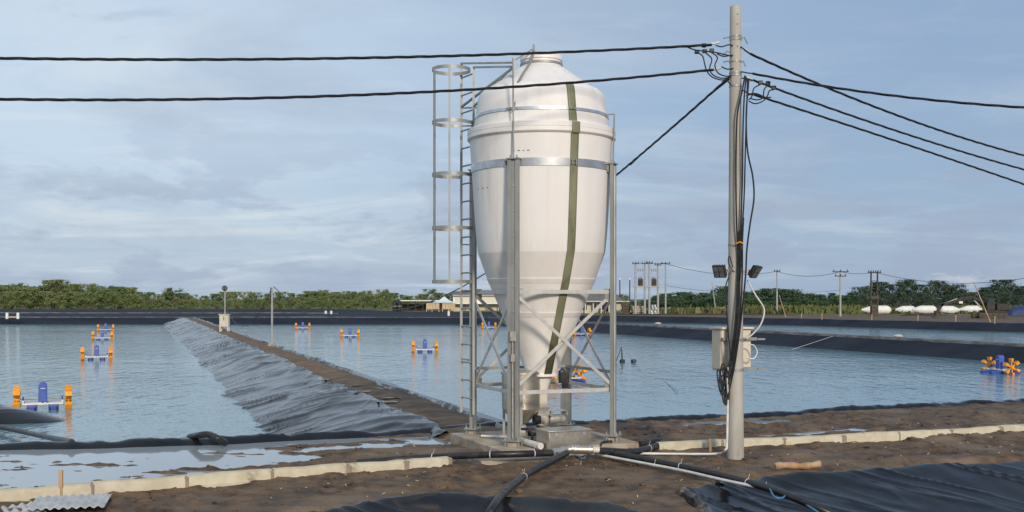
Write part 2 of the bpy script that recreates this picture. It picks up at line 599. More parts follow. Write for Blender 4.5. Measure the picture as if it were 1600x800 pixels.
def ground_h(x, y, pond=True):
    near = sstep(70, 45, y) * sstep(45, 25, np.abs(x))
    lump = np.clip(fbm(x * 2.3, y * 3.0, 4, 21, .6) - .02, 0, 1)
    patch = sstep(-.25, .35, fbm(x * .45, y * .7, 3, 24))
    h = (fbm(x * .9, y * 1.2, 5, 3, .55) * .06 + lump * .12 * patch + fbm(x * 7.5, y * 7.5, 2, 27) * .012 - .012) * near
    # ruts along the berm
    rut = fbm((x * .92 + y * .39) * .5, (-x * .39 + y * .92) * 3.2, 3, 41)
    h = h + rut * .022 * near
    h = h + .05 * np.exp(-(seg_dist(x, y, KR) / .35) ** 2) * near + .04 * np.exp(-(seg_dist(x, y, KL) / .4) ** 2) * near
    pl = puddle_left(x, y)
    isl = fbm(x * 1.3 + 3, y * 4.0, 5, 66, .6) * .125 * sstep(21.0, 18.0, y - (x + 4.5) * .3)
    h = h * (1 - .35 * pl) + (isl - .100) * pl
    pr = puddle_right(x, y)
    h = h * (1 - .3 * pr) - .115 * pr
    if pond:
        d = dist_poly(x, y, BASIN)
        h = np.where(d > 0, -np.minimum(d * 1.0, .28) - np.minimum(d, 6) * .3 + h * .0, h)
        d2 = dist_poly(x, y, FORE)
        h = np.where(d2 > 0, h * sstep(.25, 0, d2) - np.minimum(d2 * .8, .2) - np.minimum(d2, 5) * .36, h)
    return h


def gz(x, y):
    return float(ground_h(np.array([x], float), np.array([y], float))[0])


def axis_pts(lo, hi, step, far_lo, far_hi, grow=1.10):
    mid = list(np.arange(lo, hi + 1e-6, step))
    a, s = [lo], step
    while a[-1] > far_lo:
        s *= grow
        a.append(a[-1] - s)
    b, s = [hi], step
    while b[-1] < far_hi:
        s *= grow
        b.append(b[-1] + s)
    return np.array(list(reversed(a[1:])) + mid + b[1:])


gx = axis_pts(-9.5, 13.5, .065, -4500, 4500)
gy = axis_pts(12.3, 27.0, .06, -3000, 6000, 1.08)
GX, GY = np.meshgrid(gx, gy, indexing='ij')
grid_mesh('ground', GX, GY, ground_h(GX, GY), M['mud'])


def flat(name, poly, z, material):
    me = bpy.data.meshes.new(name)
    me.from_pydata([(x, y, z) for x, y in poly], [], [tuple(range(len(poly)))])
    me.update()
    if me.polygons[0].normal.z < 0:
        me.flip_normals()
    me.materials.append(material)
    o = bpy.data.objects.new(name, me)
    COL.objects.link(o)
    o['kind'] = 'structure'
    return o


# dikes: the near one with the soil path, and the one between the two ponds on the right
def d1c(y):
    return -2.28 - .332 * (y - 27.0)


def d2c(y):
    return 21.2 - .345 * (y - 84.0)


far_y = 153
# water: three ponds
flat('pond_water', [(-160, 1), (-70, 2), (-9.1, 20.3), (-1.8, 22.6), (d1c(40), 40), (d1c(far_y), far_y), (-160, far_y)], WZ, M['water'])
flat('pond_water', [(-1.8, 22.6), (13.2, 29), (38, 39), (d2c(50), 50), (d2c(far_y), far_y), (d1c(far_y), far_y), (d1c(40), 40)], WZ, M['water'])
flat('pond_water', [(38, 39), (60, 49), (85, 90), (53.5, 117), (37, 147), (13, 173.5), (-2, 153), (d2c(far_y) + .2, far_y), (d2c(50) + .2, 50)], WZ, M['water'])
flat('puddle', [(-12, 12.2), (-7.5, 14.0), (-3, 16.5), (.3, 19.5), (.2, 22.9), (-1.7, 22.1), (-5.3, 20.6), (-12, 19.1)], PUD, M['puddle'])
flat('puddle', [(.9, 22.2), (2.5, 21.9), (4.5, 21.2), (8.5, 22.5), (8.3, 26.2), (5.8, 25.2), (1.3, 23.4)], PUD, M['puddle'])


def resample(pl, stepf):
    pl = [np.array(p, float) for p in pl]
    L = [0.0]
    for a, b in zip(pl[:-1], pl[1:]):
        L.append(L[-1] + np.hypot(*(b - a)))
    P = np.array(pl)
    s, out = 0.0, []
    while s < L[-1]:
        x, y = np.interp(s, L, P[:, 0]), np.interp(s, L, P[:, 1])
        out.append((s, x, y))
        s += stepf(x, y)
    out.append((L[-1], P[-1, 0], P[-1, 1]))
    o = np.array(out)
    for _ in range(3):                                      # soften the corners
        o[1:-1, 1:] = (o[:-2, 1:] + 2 * o[1:-1, 1:] + o[2:, 1:]) / 4
    return o


def folds(s, t, amp, wl=.45, lean=.35, seed=1, run=3.2, bend=0.0):
    """sheet folds running down the slope: irregular ridges that fork, fade and bunch up"""
    a = s + lean * t - bend * np.log(np.maximum(t, -.1) + .3) + .55 * vnoise(s * .45, t * .55, seed + 7) + .16 * vnoise(s * 1.5, t * 1.2, seed + 8)
    w = 0
    for k, (m, g, q) in enumerate(((1.9, .50, 1.5), (1.0, .34, 2.0), (.5, .16, 2.2))):
        n = vnoise(a / (wl * m), t / (run * m ** .5) + .3 * vnoise(s * .7, t, seed + 20 + k), seed + k)
        patch = sstep(-.35, .55, vnoise(s * .4 / m + 3 * k, t * .45 / m, seed + 30 + k))
        w = w + g * (1 - np.abs(n)) ** q * (.15 + .85 * patch)
    n3 = vnoise(a / (wl * 4), t / (run * 1.4), seed + 2)
    return amp * 1.5 * (w + .35 * n3)


def creases(a, t, amp, wl, run, seed):
    """thin sharp pulled creases"""
    w = 0
    for k, (m, g) in enumerate(((2.3, 1.0), (1.2, .7), (.6, .4))):
        n = vnoise(a / (wl * m) + 1.1 * fbm(a * .55, t * .5, 3, seed + 40 + k), t / (run * m ** .5), seed + 50 + k)
        patch = sstep(-.1, .7, vnoise(a * .5 / m, t * .4, seed + 60 + k))
        w = w + g * (1 - np.abs(n)) ** 5 * patch
    return amp * w


def liner_strip(name, pl, side, width, stepf, amp=.05, lip=.1, out=.35, seed=1, material=None, nt=46, wl=.45, edge_noise=.18, lean=.35, bend=0.0, cre=0.0, cwl=.3, cre_noise=False, crest=0.0, kind='structure'):
    """a sheet along polyline pl that hangs down on one side (side=+1: left of the direction of travel)"""
    o = resample(pl, stepf)
    s, x, y = o[:, 0], o[:, 1], o[:, 2]
    tx, ty = np.gradient(x), np.gradient(y)
    ln = np.hypot(tx, ty)
    nx, ny = -ty / ln * side, tx / ln * side
    u = np.linspace(0, 1, nt) ** 1.25
    t = -out + u * (out + width)
    S, T = np.meshgrid(s, t, indexing='ij')
    en = edge_noise * fbm(S * .8, S * 0 + seed, 4, seed + 9)
    TT = T + en * np.exp(-np.maximum(T, 0) / .8)
    X = x[:, None] + nx[:, None] * TT
    Y = y[:, None] + ny[:, None] * TT
    prof = np.where(T > 0, -T * SLOPE, 0)
    lipn = lip * (.55 + .6 * vnoise(S * .55, S * 0 + 3, seed + 12))
    prof = prof + lipn * np.exp(-((T + .02) / .28) ** 2)
    edge = sstep(-out, -out * .25, T)
    w = (creases(S + lean * T - bend * np.log(np.maximum(T, -.1) + .3), T, cre, cwl, 2.8, seed) + folds(S, T, amp, wl, lean, seed, 3.2, bend) * (.35 + .65 * sstep(-.1, .7, T)) + fbm(X * 1.9, Y * 2.3, 4, seed + 40, .6) * (.07 if cre_noise else 0.0)) * edge
    Z = crest + prof + w + .01 - .16 * (1 - edge)
    return grid_mesh(name, X, Y, Z, material or M['liner'], kind)


near_step = lambda x, y: max(.055, y / 480.0)
liner_strip('pond_liner', NEAR[:4], +1, 4.2, lambda x, y: .07 if x > -12 else .4, amp=.05, lip=.025, out=.34, seed=3, wl=.5, lean=1.6, cre=.04, cre_noise=True)
liner_strip('pond_liner', NEAR[3:8], +1, 4.2, lambda x, y: .07 if x < 15 else .5, amp=.05, lip=.05, out=.3, seed=8, lean=1.2, cre=.03, cre_noise=True)
# near dike: left slope (wide, creased), right slope
ys = [21.6, 24, 26, 30, 40, 60, 100, far_y]
liner_strip('pond_liner', [(d1c(y) - .74, y) for y in ys], +1, 4.6, near_step, amp=.12, lip=.04, out=.16, seed=5, nt=100, wl=.75, lean=-.15, edge_noise=.2, bend=1.15, cre=.075, cwl=.5)
liner_strip('pond_liner', [(d1c(y) + .70, y) for y in ys], -1, 4.2, near_step, amp=.06, lip=.10, out=.16, seed=6, nt=36, edge_noise=.25)
# dike between the right-hand ponds
ys2 = [44, 52, 62.8, 84, 110, far_y + 2]
liner_strip('pond_liner', [(d2c(y) - .3, y) for y in ys2], +1, 4.2, lambda x, y: .28, amp=.05, lip=.0, out=.5, seed=14, nt=30, wl=1.4, edge_noise=.1, material=M['far_liner'])
liner_strip('pond_liner', [(d2c(y) + .3, y) for y in ys2], -1, 4.2, lambda x, y: .35, amp=.04, lip=.0, out=.5, seed=15, nt=24, wl=1.4, edge_noise=.1, material=M['far_liner'])
# far banks
liner_strip('far_bank_liner', [(-2, 153), (-160, 153)], +1, 4.5, lambda x, y: .5, amp=.05, lip=.02, out=1.2, seed=18, nt=20, wl=1.6, material=M['far_liner'], edge_noise=.2)
liner_strip('far_bank_liner', [(85, 90), (53.5, 117), (37, 147), (13, 174), (-2, 153)], +1, 4.5, lambda x, y: .5, amp=.05, lip=.05, out=1.0, seed=19, nt=20, wl=1.6, material=M['far_liner'], edge_noise=.3)

# dike tops
def crest(name, fc, ys, half, step, seed, material, lift=.0):
    yy = [ys[0]]
    while yy[-1] < ys[1]:
        yy.append(yy[-1] + max(.08, yy[-1] / 420.0) * step)
    yy = np.array(yy)
    t = np.linspace(-half, half, 15)
    Yg, T = np.meshgrid(yy, t, indexing='ij')
    X = fc(Yg) + T
    Z = .012 + lift + fbm(X * 1.4, Yg * 1.1, 4, seed) * .035 + .05 * np.exp(-(T / .35) ** 2) - .14 * sstep(half * .72, half, np.abs(T))
    return grid_mesh(name, X, Yg, Z, material)


crest('path', d1c, (21.0, far_y + .5), .98, 1.0, 31, M['path'])
crest('path', d2c, (44, far_y + 1), .5, 1.6, 33, M['strip'], .05)

# foreground sheets over the edge of the next pond
def fore_sheet(pl, d, depth, step, seed, nt=80):
    o = resample(pl, lambda x, y: step)
    s, x, y = o[:, 0], o[:, 1], o[:, 2]
    u = np.linspace(0, 1, nt)
    T = -.05 + u * depth
    S, TT = np.meshgrid(s, T, indexing='ij')
    en = .16 * fbm(S * 1.1, S * 0, 4, seed)
    w_ = TT + en * np.exp(-np.maximum(TT, 0) / .5)
    X = x[:, None] + d[0] * w_
    Y = y[:, None] + d[1] * w_
    D = dist_poly(X, Y, FORE)
    edge = sstep(-.02, .22, TT)
    Z = .015 - np.maximum(D, 0) * .36 + (folds(S, TT, .055, 1.3, -.6, seed, 2.6) * sstep(0, 1.0, TT) + creases(S - (.6 + .75 * vnoise(S * .22, S * 0, 5)) * TT, TT, .055, .30, 2.6, seed) * sstep(-.05, .35, TT)) * edge + .02 * fbm(X * 1.3, Y * 1.3, 3, seed) * edge
    Z = Z + .07 * np.exp(-((TT - .22) / .2) ** 2) * (.5 + .5 * vnoise(S * .8, S * 0, seed + 3)) - .10 * (1 - edge)
    return grid_mesh('pond_liner', X, Y, Z, M['liner'])


fore_sheet([(-9, 10.6), (-4.4, 12.9), (-2.3, 14.15), (-1.0, 15.1), (.2, 14.9), (1.15, 14.15), (1.9, 12.6)], (0.05, -1), 4.2, .04, 51, 100)
fore_sheet([(2.36, 12.6), (2.36, 13.6), (2.22, 15.2), (3.0, 16.15), (3.7, 16.75), (8.5, 18.5), (16, 21.4)], (.42, -.91), 5.2, .036, 57, 150)

# second lined bank far behind the left ponds
def far_bank():
    xs = np.concatenate([np.arange(-170, -60, 1.2), np.arange(-60, 6, .6)])
    prof = [(153.4, .02), (160, .04), (168, .06), (170, .22), (172.5, .36), (176, .38), (182, .40), (186, .55), (190.5, .80), (193, .86), (197, .8), (199, .0)]
    py = np.interp(np.linspace(0, 1, 40), np.linspace(0, 1, len(prof)), [p[0] for p in prof])
    pz = np.interp(py, [p[0] for p in prof], [p[1] for p in prof])
    X, Yg = np.meshgrid(xs, py, indexing='ij')
    Z = np.broadcast_to(pz, X.shape).copy()
    fade = 1 - .62 * sstep(-34, -14, X) - .3 * sstep(-14, 4, X)
    Z = Z * fade + .06 * fbm(X * .25, Yg * .2, 4, 61) + .015
    Z = np.maximum(Z, -.0)
    Z[:, 0] -= .2
    Z[-1, :] -= .4
    return grid_mesh('far_bank_liner', X, Yg, Z, M['far_liner'])


far_bank()
for (y0, y1, z, xa, xb, sd_) in ((153.9, 155.6, .10, -150, -3, 71), (172.8, 174.6, .47, -150, -26, 72)):
    xs = np.arange(xa, xb, .8)
    X, Yg = np.meshgrid(xs, np.linspace(y0, y1, 5), indexing='ij')
    Yg = Yg + .5 * fbm(X * .2, X * 0, 3, sd_)
    fade = 1 - .62 * sstep(-34, -14, X) - .3 * sstep(-14, 4, X)
    Z = z * fade + .05 + .06 * fbm(X * .25, Yg * .2, 4, 61)
    Z[:, 0] -= .15
    Z[:, -1] -= .15
    grid_mesh('bank_path', X, Yg, Z, M['strip'])

# grass beyond the right-hand ponds
xs = axis_pts(0, 90, 1.5, -10, 900, 1.15)
ys_ = axis_pts(186, 215, 1.5, 183, 900, 1.15)
X, Yg = np.meshgrid(xs, ys_, indexing='ij')
Z = .05 + .35 * sstep(184, 205, Yg) + .15 * fbm(X * .12, Yg * .12, 3, 77)
Z[:, 0] -= .5
Z[0, :] -= .5
grid_mesh('grass_field', X, Yg, Z, M['grass'])
xs = axis_pts(-160, -5, 3, -900, -4, 1.2)
ys_ = axis_pts(200, 230, 3, 196, 900, 1.2)
X, Yg = np.meshgrid(xs, ys_, indexing='ij')
grid_mesh('grass_field', X, Yg, .3 + .1 * fbm(X * .1, Yg * .1, 3, 78), M['grass'])

tuft = MB()
for _ in range(5200):
    x = random.uniform(14, 110)
    y = random.uniform(187, 228)
    if x / y > .52:
        continue
    z = .05 + .35 * float(sstep(184, 205, np.array(y)))
    h = random.uniform(.35, 1.0) * (1.25 if vnoise(np.array(x * .1), np.array(y * .1), 4) > 0 else .6)
    wv = random.uniform(.15, .5)
    a = random.uniform(0, PI)
    dx, dy = math.cos(a) * wv, math.sin(a) * wv
    lx, ly = random.uniform(-.3, .3), random.uniform(-.3, .3)
    tuft.add([(x - dx, y - dy, z - .1), (x + dx, y + dy, z - .1), (x + dx * .6 + lx, y + dy * .6 + ly, z + h), (x - dx * .7 + lx, y - dy * .7 + ly, z + h * .8)], [(0, 1, 2, 3)])
g = tuft.build('tall_grass', M['grass'], smooth=False)
g['kind'] = 'stuff'

# ------------------------------------------------------------------ the silo
SX, SY = .52, 19.83
U, V = Vector((.9205, .3907, 0)), Vector((-.3907, .9205, 0))
UP = Vector((0, 0, 1))
HS = .935
PADZ = .15
silo = thing('feed_silo', 'tall white feed silo on four galvanised legs with caged ladder', 'silo', (SX, SY, 0))
O = Vector((SX, SY, 0))
body = [(.93, 6.30), (1.03, 6.255), (1.095, 6.19), (1.125, 6.10), (1.20, 5.60), (1.20, 5.57)]
MB().lathe(list(reversed([(.345, 6.70), (.40, 6.675), (.66, 6.49)] + body)), 96).build('tank_roof', M['white_gel'], silo)
MB().lathe(list(reversed([(1.20, 5.57), (1.295, 5.565), (1.31, 5.55), (1.31, 5.475), (1.303, 5.468), (1.31, 5.46), (1.312, 5.40), (1.29, 5.375), (1.265, 5.365)])), 96, caps=False).build('tank_flange', M['white_gel'], silo)
MB().lathe(list(reversed([(1.268, 5.40), (1.262, 5.25), (1.232, 4.86), (1.205, 4.4), (1.165, 3.8), (1.13, 3.44), (1.118, 3.39)])), 96, caps=False).build('tank_body', M['white_gel'], silo)
MB().lathe(list(reversed([(1.118, 3.39), (1.105, 3.36), (.95, 2.93), (.26, 1.28), (.26, 1.27)])), 96, caps=False).build('tank_cone', M['cone_gel'], silo)
def cone_r(z):
    return float(np.interp(z, [1.28, 2.93, 3.36], [.26, .95, 1.105]))


for zc, hh in ((2.905, .05), (2.325, .05)):
    MB().lathe([(cone_r(zc - hh) + .001, zc - hh), (cone_r(zc - hh) + .007, zc - hh + .008), (cone_r(zc + hh) + .007, zc + hh - .008), (cone_r(zc + hh) + .001, zc + hh)], 96, caps=False).build('joint_ring', M['ring_gel'], silo)
MB().lathe([(.345, 6.67), (.36, 6.69), (.36, 6.77), (.352, 6.775), (.352, 6.80), (.375, 6.805), (.375, 6.875), (.35, 6.90), (.20, 6.915), (.03, 6.92)], 64).build('lid', M['ring_gel'], silo)
MB().lathe([(.363, 6.715), (.378, 6.72), (.378, 6.755), (.363, 6.76)], 64).build('lid_clamp', M['galv'], silo)


def band(zc, h, r0, r1):
    b = MB().lathe([(r1 - .004, zc - h), (r1 + .012, zc - h), (r0 + .012, zc + h), (r0 - .004, zc + h)], 96, caps=False)
    ob = b.build('band', M['galv_bright'], silo)
    for a in (R(-66), R(-114 - 4), R(24)):
        d = Vector((math.cos(a), math.sin(a), 0))
        t = Vector((-d.y, d.x, 0))
        rr = max(r0, r1)
        mb = MB()
        mb.box(d * (rr + .03) + t * .035 + UP * zc, (.012, .05, h * 1.5), (t, d, UP))
        mb.box(d * (rr + .03) - t * .035 + UP * zc, (.012, .05, h * 1.5), (t, d, UP))
        for zz in (-.4, .4):
            mb.tube([d * (rr + .035) + t * .06 + UP * (zc + zz * h), d * (rr + .035) - t * .06 + UP * (zc + zz * h)], .007, 6)
        k = mb.build('band_clamp', M['galv'], ob)


band(5.79, .026, 1.171, 1.179)
band(4.885, .066, 1.238, 1.230)

# green level strip down the right of the front
def silo_r(z):
    return float(np.interp(z, [1.28, 2.93, 3.36, 3.39, 3.44, 3.8, 4.4, 4.86, 5.25, 5.365, 5.37, 5.565, 5.57, 5.60, 6.10, 6.19, 6.255],
                           [.26, .95, 1.105, 1.118, 1.13, 1.165, 1.205, 1.232, 1.262, 1.268, 1.31, 1.312, 1.21, 1.20, 1.125, 1.095, 1.03]))


az = R(-90 + 24.5)
dv, tv = Vector((math.cos(az), math.sin(az), 0)), Vector((-math.sin(az), math.cos(az), 0))
zs = [1.29, 2.2, 2.3, 2.36, 2.45, 2.85, 2.96, 3.36, 3.39, 3.44, 3.8, 4.4, 4.8, 4.86, 5.05, 5.25, 5.355, 5.375, 5.40, 5.46, 5.55, 5.575, 5.60, 5.9, 6.10, 6.19, 6.24]
vs, fs = [], []
for z in zs:
    for k in range(5):
        w_ = (k / 4 - .5) * .145
        r_ = silo_r(z) + .009
        a_ = math.asin(max(-.9, min(.9, w_ / r_)))
        vs.append((math.cos(az + a_) * r_, math.sin(az + a_) * r_, z))
for i in range(len(zs) - 1):
    for k in range(4):
        a_ = i * 5 + k
        fs.append((a_, a_ + 1, a_ + 6, a_ + 5))
st = MB().add(vs, fs).build('sight_strip', M['sight'], silo)
sm = st.modifiers.new('solid', 'SOLIDIFY')
sm.thickness = .007
sm.offset = 1
# faded maker's print: short illegible dashes
for (px, py, n) in ((803, 236, 4), (749, 290, 3)):
    for k in range(n):
        xx = (px + k * 7 - 846) * .01133
        z = CAMH + (HZ - py) * .0107
        rr = silo_r(z)
        aa = -PI / 2 + math.asin(max(-.98, min(.98, xx / rr)))
        d = Vector((math.cos(aa), math.sin(aa), 0))
        t = Vector((-d.y, d.x, 0))
        MB().box(d * (rr + .002) + UP * z, (.028 + .012 * (k % 2), .004, .012), (t, d, UP)).build('print_mark', M['dark'], silo)

# legs
sig = [(-.10, -.028), (.10, -.028), (.10, .028), (.04, .028), (.026, -.004), (-.026, -.004), (-.04, .028), (-.10, .028)]
corners = {'front': -U - V, 'left': -U + V, 'right': U - V, 'back': U + V}
LEG = {}
LEGTOP = 4.92
for k, c in corners.items():
    p = c * HS
    rad = p.normalized()
    tan = Vector((-rad.y, rad.x, 0)) * -1
    # counter-clockwise axes: X = tangential, Y = radial
    ax = (tan, rad, UP) if tan.cross(rad).z > 0 else (-tan, rad, UP)
    LEG[k] = (p, rad, ax[0])
    leg = MB().prism(sig, PADZ + .11, LEGTOP, p, ax).build('leg', M['galv'], silo)
    MB().box(p + UP * (PADZ + .10), (.30, .24, .022), ax).build('base_plate', M['galv'], leg, bevel=.003)
    for i in (-1, 1):
        for j in (-1, 1):
            q = p + ax[0] * .115 * i + rad * .085 * j
            b = MB().tube([q + UP * (PADZ - .01), q + UP * (PADZ + .17)], .011, 8)
            b.tube([q + UP * (PADZ + .112), q + UP * (PADZ + .132)], .022, 6)
            b.build('anchor_bolt', M['galv'], leg)
    MB().box(p + UP * (PADZ + .04), (.17, .13, .09), ax).build('grout_block', M['concrete'], leg)
    b = MB()
    b.box(p + rad * -.02 + UP * (LEGTOP + .012), (.23, .15, .02), ax)
    b.box(p - rad * .07 + UP * (LEGTOP - .05), (.16, .03, .17), ax)
    for i in (-1, 1):
        b.tube([p + ax[0] * .06 * i + UP * (LEGTOP - .02), p + ax[0] * .06 * i + UP * (LEGTOP + .07)], .012, 8)
    b.build('top_bracket', M['galv'], leg)
    # tie rod from leg top to the upper band
    ztop = 5.80 if k != 'front' else 6.60
    q1 = p - rad * .0 + UP * (LEGTOP + .02)
    q2 = rad * 1.345 + UP * ztop
    rod = MB().tube([q1, q2], .013, 8).build('tie_rod', M['galv'], silo)
    MB().tube([rad * 1.345 + UP * 5.79, rad * 1.19 + UP * 5.79], .012, 8).build('rod_hook', M['galv'], rod)
    # bolts up the leg
    b = MB()
    for z in np.arange(.7, 4.8, .42):
        q = p - rad * .004 + ax[0] * .0 + UP * float(z)
        b.disc_axis(q, rad, [(.014, 0), (.014, .012)], 6)
    b.build('leg_bolts', M['galv_bright'], leg)['kind'] = 'stuff'

pairs = [('front', 'right'), ('right', 'back'), ('back', 'left'), ('left', 'front')]
ZU, ZL = 2.72, 1.04
for a, b_ in pairs:
    pa, pb = LEG[a][0], LEG[b_][0]
    d = (pb - pa).normalized()
    n = Vector((d.y, -d.x, 0))
    pa2, pb2 = pa + d * .06, pb - d * .06
    for z in (ZU, ZL):
        MB().bar(pa2 + UP * z, pb2 + UP * z, .022, .065).build('cross_rail', M['brace'], silo)
    for o_, (za, zb) in ((.022, (ZU - .07, ZL + .09)), (-.012, (ZL + .09, ZU - .07))):
        MB().bar(pa2 + UP * za + n * o_, pb2 + UP * zb + n * o_, .016, .055).build('brace', M['brace'], silo)
    for pp, s_ in ((pa, 1), (pb, -1)):
        for z in (ZU - .03, ZL + .04):
            MB().box(pp + d * .095 * s_ + n * .004 + UP * z, (.15, .012, .17), (d, n, UP)).build('gusset_plate', M['galv'], silo)
    # upper ring of struts against the cone
for a, b_ in (('back', 'left'), ('right', 'back')):
    pa, pb = LEG[a][0], LEG[b_][0]
    MB().bar(pa + UP * 1.34, pb + UP * 1.34, .05, .05).build('cross_rail', M['galv'], silo)

# outlet: collar, funnel, duct, knife gate and auger head
MB().lathe([(.245, 1.235), (.285, 1.24), (.285, 1.275), (.262, 1.29)], 48).build('outlet_collar', M['ring_gel'], silo)
MB().lathe([(.10, .975), (.105, .97), (.185, 1.225), (.225, 1.24)], 40).build('outlet_funnel', M['cone_gel'], silo)
duct = MB()
duct.box((.005, 0, .95), (.21, .21, .025), (U, V, UP))
duct.box((.005, 0, .815), (.145, .145, .27), (U, V, UP))
duct.build('outlet_duct', M['cream'], silo)
mb = MB()
mb.bar((-.10, -.06, .955), (-.10, -.06, .68), .07, .03)
for z in (.72, .78, .84, .90):
    mb.tube([(-.14, -.09, z), (-.06, -.09, z)], .016, 6)
mb.build('gate_chain', M['dark'], silo)

# ladder
RF, RN = Vector((-.93, 20.55, 0)) - O, Vector((-.69, 20.12, 0)) - O     # far and near rail
lad = MB().bar(RF + UP * .52, RF + UP * 6.93, .045, .03).build('ladder', M['galv'], silo)
MB().bar(RN + UP * .52, RN + UP * 6.77, .04, .03).build('rail', M['galv'], lad)
z = .80
while z < 6.7:
    MB().tube([RF + UP * z, RN + UP * z], .015, 8).build('rung', M['galv'], lad)
    z += .325
lm = (RF + RN) / 2
ldir = (RF - RN).normalized()
wdir = Vector((-.857, -.514, 0))
CR = .345


def hoop_pt(a):
    return lm + wdir * .33 + (wdir * math.cos(a) + ldir * math.sin(a)) * CR


for z, full in ((6.72, True), (5.77, False), (4.83, False), (3.87, False), (2.91, False)):
    if full:
        aa = [2 * PI * k / 40 for k in range(41)]
    else:
        aa = [R(-128) + R(256) * k / 34 for k in range(35)]
    ring_pts = [hoop_pt(a) for a in aa]
    if not full:
        ring_pts = [RN + UP * 0] + ring_pts + [RF + UP * 0]
    vs, fs = [], []
    for i, p in enumerate(ring_pts):
        tt = (ring_pts[min(i + 1, len(ring_pts) - 1)] - ring_pts[max(i - 1, 0)]).normalized()
        d = Vector((tt.y, -tt.x, 0))
        q = p + UP * z
        vs += [q - d * .004 - UP * .03, q + d * .004 - UP * .03, q + d * .004 + UP * .03, q - d * .004 + UP * .03]
    for i in range(len(ring_pts) - 1):
        for k in range(4):
            fs.append((i * 4 + k, i * 4 + (k + 1) % 4, i * 4 + 4 + (k + 1) % 4, i * 4 + 4 + k))
    h = MB().add(vs, fs)
    h.build('cage_hoop', M['galv'], lad)
for a in (R(0), R(58), R(-58)):
    p = hoop_pt(a) * 1.0
    d = (p - lm - wdir * .33).normalized()
    MB().bar(p + d * .007 + UP * 2.89, p + d * .007 + UP * 6.74, .034, .008, up=d).build('cage_bar', M['galv'], lad)
# ladder ties to the tank and to the leg
for z in (6.10, 5.77, 4.885, 3.6, 2.75, 1.5):
    for rl in (RF, RN):
        r_ = silo_r(min(z, 6.1)) if z > 4.8 else 1.30
        tgt = rl.normalized() * r_ if z > 4.8 else LEG['left'][0]
        MB().bar(rl + UP * z, tgt + UP * (z - .02), .025, .025).build('ladder_tie', M['galv'], lad)
# handrails over the roof
MP = Vector((.03, 19.2, 6.63)) - O
MB().bar(RF + UP * 6.92, MP + UP * .02, .04, .03).build('roof_rail', M['galv'], silo)
MB().bar(RN + UP * 6.76, MP - UP * .03 + V * .1, .04, .03).build('roof_rail', M['galv'], silo)
MB().bar(RF + UP * 6.12, MP - UP * .06, .04, .03).build('roof_rail', M['galv'], silo)
MB().bar(RN + UP * 6.05, MP + UP * -.06 + V * .12, .035, .025).build('roof_rail', M['galv'], silo)
MB().bar(MP - UP * .30, MP + UP * .10, .045, .045).build('roof_post', M['galv'], silo)
lidp = Vector((-.14, -.33, 6.93))
st_pts = [Vector((-.49, -1.06, 5.80)), Vector((-.455, -1.02, 6.06)), Vector((-.42, -.95, 6.24)), Vector((-.33, -.72, 6.45)), Vector((-.2, -.42, 6.70)), lidp]
s_ = MB()
for p, q in zip(st_pts[:-1], st_pts[1:]):
    s_.bar(p, q + (q - p).normalized() * .01, .05, .012, up=(p.x, p.y, .6))
s_.build('roof_strap', M['galv'], silo)
MB().bar(MP + UP * .05, lidp + UP * .03, .03, .02).build('roof_rail', M['galv'], silo)
MB().tube([lidp - UP * .10, lidp + UP * .10], .02, 8).build('lid_post', M['galv'], silo)
# black boxes on the frame
mb = MB()
pb_ = pd(881, 590, 20.4) - O
mb.box(pb_, (.17, .12, .20), (U, V, UP))
mb.box(pb_ + Vector((.02, -.05, -.14)), (.10, .08, .10), (U, V, UP))
mb.tube([pb_ + Vector((-.1, 0, .1)), pb_ + Vector((-.02, -.02, .16)), pb_ + Vector((.07, 0, .05))], .02, 6)
mb.build('control_box', M['dark'], silo, bevel=.01)
mb = MB()
fl = LEG['front'][0]
mb.box(fl + UP * 1.98 + U * .0 + LEG['front'][1] * .045, (.10, .05, .16), (U, V, UP))
mb.tube([fl + UP * 1.9 + LEG['front'][1] * .05, fl + UP * 1.5 + LEG['front'][1] * .05, fl + UP * .9 + LEG['front'][1] * .045, fl + UP * .3 + LEG['front'][1] * .05], .012, 6)
mb.box(fl + UP * 1.62 + LEG['front'][1] * .05, (.07, .05, .12), (U, V, UP))
mb.build('leg_switch', M['alu'], silo)

# ------------------------------------------------------------------ machines under the silo
base = Vector((SX + .10, SY - .45, PADZ))
mot = thing('gear_motor', 'grey geared auger motor with a round end plate right below the silo outlet', 'motor', (SX, SY, 0))
mb = MB()
fdir = Vector((0.12, -1, 0)).normalized()
mb.disc_axis((-.02, .12, .48), fdir, [(.115, 0), (.125, .02), (.125, .28), (.10, .30)], 28)
mb.box((.0, 0, .615), (.22, .22, .14), (U, V, UP))
mb.build('housing', M['alu'], mot)
mb = MB()
mb.disc_axis((.05, -.18, .48), fdir, [(.05, 0), (.068, .015), (.068, .04), (.04, .05), (.04, .085)], 24)
mb.build('end_plate', M['alu'], mot)
mb = MB()
mb.disc_axis((.05, -.265, .48), fdir, [(.018, 0), (.018, .02)], 12)
mb.build('shaft_cap', M['log'], mot)
for k in range(5):
    MB().disc_axis((-.135 + k * .022, -.16, .48), U, [(.085, 0), (.085, .012)], 20).build('cooling_fin', M['dark'], mot)
mb = MB()
mb.disc_axis((.13, .02, .47), U, [(.07, 0), (.08, .02), (.08, .28), (.06, .31)], 24)
mb.build('motor_body', M['alu'], mot)
mb = MB()
hood = [(-.15, .0), (-.13, .09), (.13, .11), (.17, .02), (.15, .02), (.12, .095), (-.12, .075), (-.14, .0)]
mb.prism([(a, b) for a, b in reversed(hood)], -.11, .11, (.28, .0, .53), (U, UP, V))
mb.build('rain_hood', M['galv_bright'], mot)
mb = MB()
mb.box((0, 0, .31), (.30, .26, .05), (U, V, UP))
